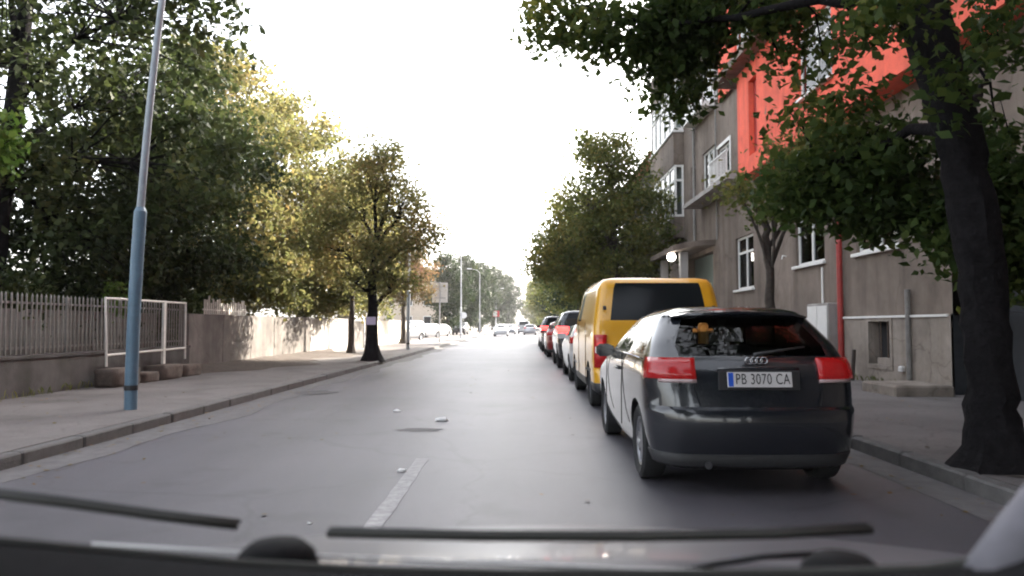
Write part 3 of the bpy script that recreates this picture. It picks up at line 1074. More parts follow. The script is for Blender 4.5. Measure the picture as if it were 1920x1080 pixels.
# the next house along the street, red tiled roof
h2 = thing('house', 'farther house with red tiled roof rising behind the big street tree', 'building', (0, 0, 0))
b = MB()
wall_grid(b, 7.9, 41.0, 56, PZ, 10.8, [(43, 44.6, 6.2, 8), (47, 48.6, 6.2, 8), (51, 52.6, 6.2, 8), (43, 44.6, 2.4, 4.2), (47, 48.6, 2.4, 4.2)], .3)
b.box(8.6, 18, 41.0, 56, PZ, 10.8)
b.add([(7.9, 41.0, PZ), (8.6, 41.0, PZ), (8.6, 41.0, 10.8), (7.9, 41.0, 10.8)], [(0, 1, 2, 3)])
b.build('wall', 'plinth_dark', h2)
for h in [(43, 44.6, 6.2, 8), (47, 48.6, 6.2, 8), (51, 52.6, 6.2, 8), (43, 44.6, 2.4, 4.2), (47, 48.6, 2.4, 4.2)]:
    window(h2, 7.9, *h, sashes=2)
b = MB()
b.add([(7.1, 40.2, 10.81), (18.8, 40.2, 10.81), (18.8, 57, 10.81), (7.1, 57, 10.81), (12.9, 44, 13.8), (12.9, 53, 13.8)],
      [(0, 1, 4), (1, 2, 5, 4), (2, 3, 5), (3, 0, 4, 5), (0, 3, 2, 1)])
b.build('roof', 'roof_tile', h2)


def far_block(x0, x1, y0, y1, h, m, label, nw, nf, face):
    t_ = thing('far_building', label, 'building')
    m_ = MB()
    m_.box(x0, x1, y0, y1, -.01, h)
    m_.build('wall', m, t_)
    m_ = MB()
    m_.add([(x0 - .4, y0 - .4, h + .01), (x1 + .4, y0 - .4, h + .01), (x1 + .4, y1 + .4, h + .01), (x0 - .4, y1 + .4, h + .01),
            ((x0 + x1) / 2, y0 + 2, h + 2.2), ((x0 + x1) / 2, y1 - 2, h + 2.2)],
           [(0, 1, 4), (1, 2, 5, 4), (2, 3, 5), (3, 0, 4, 5), (0, 3, 2, 1)])
    m_.build('roof', 'roof_tile', t_)
    for i in range(nw):
        for k in range(nf):
            z = 1.2 + k * 3.0
            if z + 1.6 > h:
                continue
            m_ = MB()
            xx = x0 + (x1 - x0) * (i + .5) / nw
            m_.box(xx - .6, xx + .6, y0 - .04, y0 - .003, z, z + 1.5)
            f_ = m_.build('window', 'white_frame', t_)
            MB().box(xx - .5, xx + .5, y0 - .055, y0 - .041, z + .1, z + 1.4).build('pane', 'car_glass', f_)
            yy = y0 + (y1 - y0) * (i + .5) / nw
            xf = x1 if face > 0 else x0
            m_ = MB()
            m_.box(min(xf, xf + face * .04) + (.003 if face > 0 else 0), max(xf, xf + face * .04) - (.003 if face < 0 else 0), yy - .6, yy + .6, z, z + 1.5)
            f_ = m_.build('window', 'white_frame', t_)
            xq = xf + face * .041
            MB().box(min(xq, xq + face * .014), max(xq, xq + face * .014), yy - .5, yy + .5, z + .1, z + 1.4).build('pane', 'car_glass', f_)


far_block(-21, -12.5, 112, 126, 9.0, 'far_house', 'pale beige house beyond the parked white cars', 3, 3, 1)


# ------------------------------------------------------------------ trees
def np_mesh(name, verts, faces_quads, m, smooth=False):
    me = bpy.data.meshes.new(name)
    nv, nf = len(verts), len(faces_quads)
    me.vertices.add(nv)
    me.vertices.foreach_set('co', verts.astype(np.float32).ravel())
    me.loops.add(nf * 4)
    me.loops.foreach_set('vertex_index', faces_quads.astype(np.int32).ravel())
    me.polygons.add(nf)
    me.polygons.foreach_set('loop_start', np.arange(0, nf * 4, 4, dtype=np.int32))
    me.polygons.foreach_set('loop_total', np.full(nf, 4, dtype=np.int32))
    me.materials.append(M[m])
    me.update()
    me.validate()
    return me


def leaves_mesh(centres, rs, per, sig, size, m, flat=0.75, droop=0.0):
    """Diamond leaves scattered round twig ends."""
    C_ = np.repeat(np.array(centres), per, axis=0)
    n_ = len(C_)
    off = rs.normal(0, 1, (n_, 3)) * np.array([sig, sig, sig * flat])
    P = C_ + off
    P[:, 2] -= droop * np.abs(rs.normal(0, 1, n_))
    nor = rs.normal(0, 1, (n_, 3)) + np.array([0, 0, 0.7])
    nor /= np.linalg.norm(nor, axis=1, keepdims=True)
    a = rs.normal(0, 1, (n_, 3))
    u = np.cross(nor, a)
    u /= np.linalg.norm(u, axis=1, keepdims=True)
    v = np.cross(nor, u)
    L = (size * rs.uniform(0.45, 1.45, n_))[:, None]
    W = L * rs.uniform(0.5, 0.75, n_)[:, None]
    V = np.empty((n_, 4, 3))
    V[:, 0] = P - u * L * 0.5
    V[:, 1] = P + v * W * 0.5 + u * L * 0.08 + nor * L * 0.08
    V[:, 2] = P + u * L * 0.5
    V[:, 3] = P - v * W * 0.5 + u * L * 0.08 + nor * L * 0.08
    F = np.arange(n_ * 4).reshape(n_, 4)
    return np_mesh('crown', V.reshape(-1, 3), F, m)


def tree(x, y, label, seed, trunk, r0, ells, per=90, sig=0.38, leaf=0.13, lm='leaf_dark', bark='bark', group=None,
         droop=0.0, flare=1.7, z0=PZ, twig=1.0, name='street_tree', limb=.36, taper=.55, boughs=()):
    """trunk: points of the stem; ells: (dx,dy,z,rx,ry,rz,number of boughs) of the crown."""
    rs = np.random.RandomState(seed)
    t_ = thing(name, label, 'tree', (x, y, z0), 0, group)
    tb = MB()
    pts = [Vector(p) for p in trunk]
    fine, rad = [], []
    n_ = len(pts) - 1
    H = pts[-1].z
    for i in range(n_):
        for k in range(6):
            p = pts[i].lerp(pts[i + 1], k / 6)
            p += Vector((rs.normal(0, .012), rs.normal(0, .012), 0))
            fine.append(p)
    fine.append(pts[-1])
    for p in fine:
        q = max(0, p.z) / H
        rad.append(r0 * (1 - taper * q) * (1 + (flare - 1) * math.exp(-max(0, p.z) / (r0 * 1.1))) * rs.uniform(.96, 1.04))
    fine[0].z = -0.05
    o0 = len(tb.v)
    tb.tube(fine, rad, 18)
    ph = rs.uniform(0, 6.28, 3)
    for q_ in range(o0, len(tb.v)):             # furrowed bark
        k_, ring = (q_ - o0) % 18, (q_ - o0) // 18
        c_ = fine[ring]
        v_ = Vector(tb.v[q_]) - c_
        v_ *= 1 + .05 * (k_ % 2) + .06 * math.sin(2.1 * k_ + .5 * ring + ph[0]) + .04 * math.sin(.9 * ring + k_ + ph[1])
        tb.v[q_] = tuple(c_ + v_)
    nodes = []
    for bp in boughs:                           # main boughs that the smaller limbs leave from
        q_ = [Vector(p) for p in bp]
        ff = [q_[i].lerp(q_[i + 1], k / 4) for i in range(len(q_) - 1) for k in range(4)] + [q_[-1]]
        ff = [p + Vector((rs.normal(0, .02), rs.normal(0, .02), rs.normal(0, .02))) if 0 < i < len(ff) - 1 else p for i, p in enumerate(ff)]
        tb.tube(ff, [r0 * (.42 - .34 * i / len(ff)) for i in range(len(ff))], 8)
        nodes += ff[2:]
    cs = []
    for (dx, dy, z, rx, ry, rz, nb_) in ells:
        c = Vector((dx, dy, z))
        # limb from the stem to the middle of this part of the crown
        zs = min(H * .98, max(H * .45, z - max(rz, 1.0) - rs.uniform(0, .6)))
        st = min(fine, key=lambda p: abs(p.z - zs))
        if nodes and z < 5.3:
            st = min(nodes, key=lambda p: (p - c).length)
        mid = st.lerp(c, .5) + Vector((rs.normal(0, .15), rs.normal(0, .15), .25 * rz))
        lr = r0 * limb
        path = [st, st.lerp(mid, .5) + Vector((0, 0, .1)), mid, mid.lerp(c, .6), c]
        tb.tube(path, [lr, lr * .85, lr * .65, lr * .5, lr * .3], 7)
        for _ in range(nb_):
            d = rs.normal(0, 1, 3)
            d /= np.linalg.norm(d)
            q = rs.uniform(.35, 1.0) ** .55
            e = Vector((dx + d[0] * rx * q, dy + d[1] * ry * q, z + d[2] * rz * q))
            cs.append(tuple(e))
            if rs.rand() < .5 * twig:
                s_ = (mid if rs.rand() < .4 else mid.lerp(c, .7))
                k_ = s_.lerp(e, .55) + Vector((0, 0, rs.uniform(0, .25)))
                tb.tube([s_, k_, e], [lr * .34, lr * .2, .008], 5)
    tb.build('trunk', bark, t_, 50)
    obj('crown', leaves_mesh(cs, rs, per, sig, leaf, lm, droop=droop), t_)
    return t_


GT = 'trees along the street'
GY = 'trees behind the left wall'
# left, behind the fence
tree(-10.9, 15.2, 'tall dark tree behind the railing at the left edge of the picture', 11,
     [(0, 0, 0), (.1, 0, 3), (.3, .2, 6.5), (.5, .3, 9.5)], .26,
     [(0, 0, 9.0, 3.0, 3.0, 2.4, 70), (3.2, -.6, 7.6, 2.2, 2.2, 1.7, 56), (-2.6, 0, 7.2, 2.4, 2.4, 2.2, 44), (1.4, 2.5, 6.8, 2.4, 2.0, 1.8, 50),
      (.5, -2.3, 6.2, 2.4, 1.8, 1.6, 36), (2.6, 1.4, 4.9, 2.0, 2.0, 1.4, 66), (-1.0, 0.6, 4.4, 2.4, 2.2, 1.3, 80), (1.2, 1.5, 3.0, 2.4, 1.6, .9, 70)],
     per=62, sig=.26, leaf=.17, lm='leaf_deep', bark='bark_dark', group=GY, z0=0, name='yard_tree', limb=.3)
tree(-10.0, 20.5, 'dense dark tree behind the concrete wall, darkest of the left row', 12,
     [(0, 0, 0), (0, .1, 3), (.1, 0, 6)], .26,
     [(0, 0, 7.6, 2.0, 2.2, 1.7, 64), (1.0, 0, 5.6, 2.0, 2.2, 1.6, 80), (-1.4, 0, 5.4, 2.2, 2.2, 1.6, 80), (0, 0, 3.3, 2.8, 2.4, 1.3, 120)],
     per=95, sig=.36, leaf=.15, lm='leaf_deep', bark='bark_dark', group=GY, z0=0, name='yard_tree', limb=.25)
tree(-10.6, 26.5, 'broad olive tree behind the concrete wall, next to the darkest tree', 13,
     [(0, 0, 0), (0, .1, 4), (.1, 0, 8)], .28,
     [(0, 0, 9.3, 2.1, 2.3, 1.8, 64), (1.2, 0, 7.4, 2.2, 2.4, 1.6, 66), (-1.6, 0, 7.2, 2.3, 2.4, 1.9, 50), (0, 0, 5.0, 2.9, 2.6, 1.5, 90), (.3, 0, 3.1, 2.8, 2.2, 1.0, 90), (.8, 0, 2.3, 2.0, 2.0, .5, 40), (-.6, 0, 10.6, 1.4, 1.6, .9, 26)],
     per=80, sig=.30, leaf=.17, lm='leaf_yellow', group=GY, z0=0, name='yard_tree', limb=.25)
tree(-9.5, 32.5, 'large tree with yellowing leaves behind the concrete wall', 14,
     [(0, 0, 0), (0, .1, 3), (.1, 0, 7)], .27,
     [(-.4, 0, 10.0, 1.9, 2.2, 1.5, 64), (1.3, -.4, 7.2, 2.0, 2.2, 1.5, 70), (-1.9, 0, 7.0, 2.0, 2.2, 1.7, 60), (.2, 0, 5.0, 2.9, 2.4, 1.5, 100), (-2.4, 0, 4.3, 1.8, 1.8, 1.3, 50), (.4, 0, 3.0, 2.6, 2.0, .9, 80), (.6, 0, 2.3, 2.4, 2.0, .5, 40)],
     per=84, sig=.29, leaf=.17, lm='leaf_yellow', group=GY, z0=0, name='yard_tree', limb=.25)
tree(-9.6, 41.0, 'olive tree with some yellow leaves behind the cream wall', 15,
     [(0, 0, 0), (0, .1, 3), (.1, 0, 6.5)], .24,
     [(0, 0, 8.2, 2.2, 2.2, 1.7, 60), (1.5, 0, 6.2, 2.0, 2.2, 1.6, 64), (-1.4, 0, 5.8, 2.2, 2.2, 1.7, 60), (.4, 0, 3.9, 2.8, 2.4, 1.3, 76), (.4, 0, 2.5, 2.4, 2.0, .6, 40)],
     per=80, sig=.38, leaf=.19, lm='leaf_yellow', group=GY, z0=0, name='yard_tree', limb=.25)
for i, (x, y, h, lab) in enumerate(((-10.3, 8.6, 2.6, 'dark shrub behind the railing at the picture edge'), (-10.4, 11.4, 2.9, 'dark shrub behind the railing, second from the picture edge'),
                                    (-10.2, 14.2, 2.7, 'dark shrub behind the railing left of the white frame'), (-10.3, 17.0, 2.9, 'dark shrub behind the white frame'),
                                    (-10.2, 19.8, 2.8, 'dark shrub where the railing meets the concrete wall'), (-10.4, 22.8, 2.6, 'dark shrub behind the white bars on the wall'))):
    tree(x, y, lab, 140 + i, [(0, 0, 0), (.02, 0, .6), (.03, .02, h * .6)], .06,
         [(0, 0, h * .62, .9, 1.6, h * .34, 46), (.1, .8, h * .45, .8, 1.0, h * .3, 26), (0, -.8, h * .5, .8, 1.0, h * .3, 26)],
         per=70, sig=.26, leaf=.13, lm='leaf_deep', bark='bark_dark', group='shrubs behind the railing', z0=0, name='shrub', flare=1.2)
tree(-4.95, 25.0, 'slender street tree with yellow leaves and a lilac notice on its trunk', 16,
     [(0, 0, 0), (.02, 0, 1.5), (-.03, .05, 2.6), (.1, 0, 3.8)], .21,
     [(.15, 0, 7.0, .75, .9, .6, 26), (.1, 0, 6.2, 1.0, 1.0, .75, 36), (-1.6, .3, 4.7, .9, 1.0, .8, 32), (.95, .1, 5.3, .85, 1.0, .75, 36), (-.85, 0, 5.2, .85, 1.0, .85, 36), (1.5, 0, 4.2, .75, .8, .65, 32),
      (-1.2, .2, 3.8, .85, .9, .7, 36), (.2, -.3, 3.7, .9, .9, .6, 36), (.7, 0, 2.75, .9, .9, .4, 24), (-.7, 0, 2.7, .8, .9, .4, 22)],
     per=58, sig=.25, leaf=.12, lm='leaf_yellow', bark='bark_dark', group=GT, flare=2.0)
tree(-6.9, 30.5, 'low yellow-green tree filling the gap behind the tree with the lilac notice', 18,
     [(0, 0, 0), (.02, 0, 2), (.05, .05, 3.6)], .13,
     [(0, 0, 6.3, 1.3, 1.4, 1.1, 40), (.7, 0, 4.9, 1.2, 1.3, 1.0, 40), (-.8, 0, 4.7, 1.3, 1.3, 1.0, 40), (0, 0, 3.3, 1.6, 1.4, .8, 44)],
     per=62, sig=.28, leaf=.14, lm='leaf_yellow', group=GT)
tree(-7.6, 48.5, 'brownish autumn tree behind the square road sign', 17,
     [(0, 0, 0), (.02, 0, 2), (.05, .05, 4)], .18,
     [(0, 0, 6.6, 1.5, 1.6, 1.3, 40), (.9, 0, 5.0, 1.4, 1.5, 1.1, 40), (-.9, 0, 4.7, 1.4, 1.5, 1.2, 40), (.2, 0, 3.4, 1.7, 1.5, .8, 36)],
     per=60, sig=.34, leaf=.18, lm='leaf_brown', group=GT)

# right, the near one with the thick leaning trunk
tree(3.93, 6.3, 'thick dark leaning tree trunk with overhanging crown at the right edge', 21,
     [(0, 0, 0), (0, 0, .6), (-.03, 0, 1.2), (-.09, 0, 2.1), (-.20, .05, 2.85), (-.36, .25, 4.1), (-.55, .5, 6.5)], .165,
     [(-3.35, 3.0, 5.07, 0.56, 0.43, 0.27, 20), (-2.62, 2.7, 4.8, 0.61, 0.47, 0.32, 32), (-1.99, 2.9, 4.58, 0.49, 0.46, 0.43, 46), (-1.66, 2.5, 4.95, 0.75, 0.5, 0.25, 44),
      (-0.97, 2.1, 4.77, 0.54, 0.39, 0.19, 18), (-0.85, 2.3, 4.22, 0.21, 0.28, 0.21, 3), (-0.47, 2.1, 4.21, 0.27, 0.33, 0.3, 4), (-0.25, 1.7, 4.36, 0.29, 0.32, 0.26, 4),
      (-0.68, 2.3, 3.59, 0.31, 0.34, 0.28, 5), (-0.38, 1.7, 3.54, 0.34, 0.36, 0.29, 7), (-0.25, 1.9, 2.94, 0.59, 0.46, 0.32, 46), (-0.85, 2.2, 2.79, 0.33, 0.34, 0.24, 13),
      (-0.57, 2.0, 2.52, 0.36, 0.33, 0.21, 16), (0.05, 1.7, 2.55, 0.51, 0.43, 0.31, 50), (-0.13, 1.1, 2.98, 0.32, 0.32, 0.21, 9), (1.04, 1.3, 4.2, 0.24, 0.35, 0.38, 12),
      (0.95, 1.3, 3.2, 0.24, 0.29, 0.22, 5), (0.74, 0.9, 2.21, 0.31, 0.49, 0.67, 70), (-1.85, 3.3, 4.12, 0.31, 0.31, 0.19, 9), (0.31, 0.9, 2.16, 0.31, 0.34, 0.28, 32),
      (-.78, -.3, 3.75, .2, .16, .25, 5), (-.45, -.4, 3.15, .2, .16, .22, 4), (-.75, .3, 3.9, .22, .2, .25, 6),
      (-.6, -.2, 6.9, 2.6, 2.4, 1.2, 80), (-2.5, .3, 6.9, 2.2, 2.4, 1.1, 60), (1.0, -.6, 5.8, 1.2, 1.2, .8, 40)],
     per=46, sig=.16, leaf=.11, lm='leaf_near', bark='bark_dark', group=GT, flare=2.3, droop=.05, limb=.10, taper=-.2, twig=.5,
     boughs=[[(-.36, .25, 4.1), (-.9, 1.1, 4.45), (-1.7, 2.2, 4.7), (-2.9, 2.8, 4.98)], [(-.20, .05, 2.85), (-.22, .7, 3.02), (-.35, 1.6, 3.0), (-.6, 2.1, 2.95)],
             [(-.22, .1, 3.0), (.3, .6, 3.3), (.75, 1.1, 3.6)], [(-.12, .02, 2.3), (.25, .5, 2.45), (.6, .9, 2.4)]])
tree(4.0, 11.9, 'slender street tree forking in front of the grey house', 22,
     [(0, 0, 0), (-.02, 0, 1.4), (-.06, 0, 2.4), (-.1, .0, 3.0)], .10,
     [(-.5, 0, 3.35, .25, .4, .14, 9), (.32, 0, 3.7, .38, .5, .42, 26), (.85, .2, 3.5, .45, .6, .5, 26), (.75, 0, 4.3, .5, .6, .4, 14), (.02, 0, 3.1, .3, .3, .2, 14)],
     per=48, sig=.17, leaf=.09, lm='leaf_green', bark='bark', group=GT, flare=1.3)
tree(4.3, 34.5, 'big full-crowned street tree behind the yellow van', 23,
     [(0, 0, 0), (.02, 0, 2), (.05, .05, 4), (0, 0, 6.5)], .24,
     [(.1, 0, 8.9, 1.6, 1.8, 1.3, 46), (1.1, 0, 7.2, 1.7, 1.9, 1.4, 46), (-1.2, 0, 6.9, 1.7, 1.9, 1.3, 50), (1.7, 0, 5.0, 1.5, 1.7, 1.2, 46),
      (-1.9, 0, 5.0, 1.6, 1.7, 1.1, 46), (-2.9, -.3, 4.0, 1.2, 1.3, .8, 30), (-.7, 0, 9.6, 1.0, 1.2, .7, 20), (0, -.6, 5.2, 1.9, 1.6, 1.5, 50), (0, 0, 3.4, 2.6, 1.7, .8, 60)],
     per=75, sig=.33, leaf=.17, lm='leaf_green', group=GT)
for i, (x, y, s, lm, lab) in enumerate((
        (4.4, 45, .95, 'leaf_green', 'street tree next behind the big full-crowned one on the right'),
        (4.5, 57, 1.0, 'leaf_dark', 'dark street tree third along the right pavement'),
        (4.6, 71, 1.0, 'leaf_green', 'green street tree halfway along the right row'),
        (4.8, 88, 1.05, 'leaf_dark', 'dark far street tree on the right'),
        (5.0, 112, 1.15, 'leaf_green', 'far street tree on the right beyond the dark one'),
        (5.4, 150, 1.35, 'leaf_green', 'tall green tree second last in the right row'),
        (5.8, 200, 1.7, 'leaf_green', 'last tall green tree at the end of the right row'),
        (-9.3, 96, 1.1, 'leaf_dark', 'dark tree beyond the parked white cars'),
        (-8.6, 118, 1.3, 'leaf_dark', 'far dark tree left of the road beside the fourth lamp post'),
        (-8.0, 148, 1.45, 'leaf_dark', 'tall far dark tree left of the road'),
        (-7.0, 195, 1.75, 'leaf_dark', 'dark tree behind the farthest double lamp post'),
        (-4.6, 262, 1.95, 'leaf_dark', 'dark tree closing the view at the end of the road'),
        (4.5, 300, 1.5, 'leaf_green', 'small pale tree at the very end of the road'))):
    tree(x, y, lab, 60 + i, [(0, 0, 0), (.02, 0, 2 * s), (.05, .05, 4 * s), (0, 0, 6 * s)], .22 * s,
         [(0, 0, 8.4 * s, 1.5 * s, 1.6 * s, 1.2 * s, 34), (1.1 * s, 0, 6.6 * s, 1.6 * s, 1.7 * s, 1.3 * s, 36), (-1.1 * s, 0, 6.4 * s, 1.6 * s, 1.7 * s, 1.3 * s, 36),
          (1.4 * s, 0, 4.5 * s, 1.5 * s, 1.6 * s, 1.1 * s, 36), (-1.4 * s, 0, 4.4 * s, 1.5 * s, 1.6 * s, 1.1 * s, 36), (0, 0, 3.1 * s, 1.9 * s, 1.6 * s, .8 * s, 36), (0, 0, 1.6 * s, 1.6 * s, 1.4 * s, .9 * s, 30)][:7 if y > 80 else 6],
         per=60, sig=.36 * s, leaf=.24 * s, lm=lm, group=GT, twig=.4)
for i, (x, y, lab) in enumerate(((3.95, -4.5, 'unseen street tree added behind the camera for shade, on the right pavement'), (-6.2, -3.0, 'unseen street tree added behind the camera for shade, on the left pavement'),  # unseen trees added to darken the foreground and the reflections
                                 (-5.6, -13, 'second unseen street tree added for shade behind the camera on the left'), (4.0, -13, 'second unseen street tree added for shade behind the camera on the right'))):
    tree(x, y, lab, 90 + i, [(0, 0, 0), (.02, 0, 2), (.05, .05, 4), (0, 0, 6)], .22,
         [(0, 0, 8.0, 3.4, 3.6, 1.4, 60), (1.6, 0, 6.2, 2.4, 3.0, 1.3, 50), (-1.6, 0, 6.2, 2.4, 3.0, 1.3, 50), (-math.copysign(2.6, x), 2.2, 7.0, 2.0, 2.6, 1.0, 60), (0, 0, 4.4, 2.6, 2.4, 1.0, 50)],
         per=60, sig=.42, leaf=.26, lm='leaf_dark', group=GT, twig=.3)
tree(-8.75, 16.2, 'young bright green sapling poking above the white frame', 31,
     [(0, 0, 0), (.02, 0, .8), (.0, 0, 1.5)], .02,
     [(0, 0, 1.75, .2, .3, .42, 26)], per=22, sig=.10, leaf=.10, lm='leaf_bright', z0=PZ, name='sapling')
tree(-6.9, 9.4, 'bright yellow-green twig hanging in at the far left edge', 32,
     [(0, 0, 0), (-.3, 0, 1.5), (-.4, 0, 3.2)], .03,
     [(0.18, 0, 3.55, .2, .3, .42, 22)], per=26, sig=.11, leaf=.11, lm='leaf_bright', z0=PZ, name='sapling')
nt_ = MB().cbox(-.16, .16, -.012, .012, 0, .26, .004).build('paper_notice', 'lilac', None, False, (-4.95, 24.765, 1.32))
tag(nt_, 'lilac paper notice fixed to the trunk of the yellow street tree', 'notice')


# ------------------------------------------------------------------ vehicles
def shell(levels, rear_fr, nc, side_fr, nfc, front_fr, bow_r, bow_f, classify, bulge=.02):
    """A car body as stacked outlines. levels: (z, y of rear, y of front, half width, rear corner radius, front corner radius).
    classify(level, zone, k, side) -> name of the part a patch belongs to."""
    loops, zones = [], None
    for z, yr, yf, w_, rr, rf in levels:
        half, zn = [], []
        for i, t_ in enumerate(rear_fr):
            x = (w_ - rr) * t_
            half.append((x, yr + bow_r * (x / w_) ** 2))
            if i:
                zn.append(('R', i - 1))
        ye = yr + bow_r * ((w_ - rr) / w_) ** 2
        for k in range(1, nc + 1):
            a = math.pi / 2 * k / nc
            half.append((w_ - rr + rr * math.sin(a), ye + rr - rr * math.cos(a)))
            zn.append(('C', k - 1))
        y0 = ye + rr
        yfe = yf - bow_f * ((w_ - rf) / w_) ** 2
        y1 = yfe - rf
        for i, t_ in enumerate(side_fr[1:]):
            half.append((w_ + bulge * math.sin(math.pi * t_) * (w_ > .6), y0 + (y1 - y0) * t_))
            zn.append(('S', i))
        for k in range(1, nfc + 1):
            a = math.pi / 2 * k / nfc
            half.append((w_ - rf + rf * math.cos(a), yfe - rf + rf * math.sin(a)))
            zn.append(('G', k - 1))
        for i, t_ in enumerate(front_fr[1:]):
            x = (w_ - rf) * (1 - t_)
            half.append((x, yf - bow_f * (x / w_) ** 2))
            zn.append(('F', i))
        left = [(-x, y) for x, y in half[1:-1]][::-1]
        loops.append([(x, y, z) for x, y in half + left])
        zones = [(a, k, 1) for a, k in zn] + [(a, k, -1) for a, k in zn[::-1]]
    n_ = len(loops[0])
    vs = [p for l in loops for p in l]
    fs, names = [], []
    for i in range(len(loops) - 1):
        for k in range(n_):
            k2 = (k + 1) % n_
            fs.append((i * n_ + k, i * n_ + k2, (i + 1) * n_ + k2, (i + 1) * n_ + k))
            names.append(classify(i, *zones[k]))
    fs.append(tuple(range(n_ - 1, -1, -1)))
    names.append('under')
    fs.append(tuple((len(loops) - 1) * n_ + k for k in range(n_)))
    names.append('body')
    return vs, fs, names


WHEELS = {}


def wheel_meshes(r, wd, spokes, rimmat):
    key = (r, wd, spokes, rimmat)
    if key in WHEELS:
        return WHEELS[key]
    h = wd / 2
    ri = r * .66
    t_ = MB()
    t_.lathe([(ri, -h * .8), (r * .86, -h), (r * .97, -h * .82), (r, -h * .5), (r, h * .5), (r * .97, h * .82), (r * .86, h), (ri, h * .8), (ri * .98, -h * .8)], 28, 'x')
    q = MB()
    q.lathe([(ri * .99, h * .78), (ri * .93, h * .72), (ri * .88, h * .25), (.001, h * .15)], 28, 'x')
    q.lathe([(.001, h * .62), (r * .12, h * .60), (r * .15, h * .3)], 16, 'x')
    for k in range(spokes):
        a = 2 * math.pi * k / spokes
        c, s_ = math.cos(a), math.sin(a)
        wv = r * .075
        vs = []
        for rad_, xx, ww in ((r * .10, h * .58, wv * 1.2), (ri * .92, h * .66, wv)):
            for e, xo in ((-ww, 0), (ww, 0), (ww, -h * .3), (-ww, -h * .3)):
                vs.append((xx + xo, c * rad_ - s_ * e, s_ * rad_ + c * e))
        q.add(vs, [(0, 1, 2, 3), (7, 6, 5, 4), (0, 4, 5, 1), (1, 5, 6, 2), (2, 6, 7, 3), (3, 7, 4, 0)])
    WHEELS[key] = (t_.mesh('wheel', 'tyre', 40), q.mesh('rim', rimmat, 40))
    return WHEELS[key]


PARTNAMES = {'rear_window': 'rear_window', 'side_window_r': 'side_window', 'side_window_l': 'side_window', 'windscreen': 'windscreen', 'tail_l': 'tail_lamp',
             'tail_r': 'tail_lamp', 'head_l': 'headlamp', 'head_r': 'headlamp', 'trim': 'bumper_trim', 'bumper': 'rear_bumper', 'quarter_r': 'quarter_window', 'rev_l': 'reverse_lamp', 'rev_r': 'reverse_lamp', 'quarter_l': 'quarter_window'}


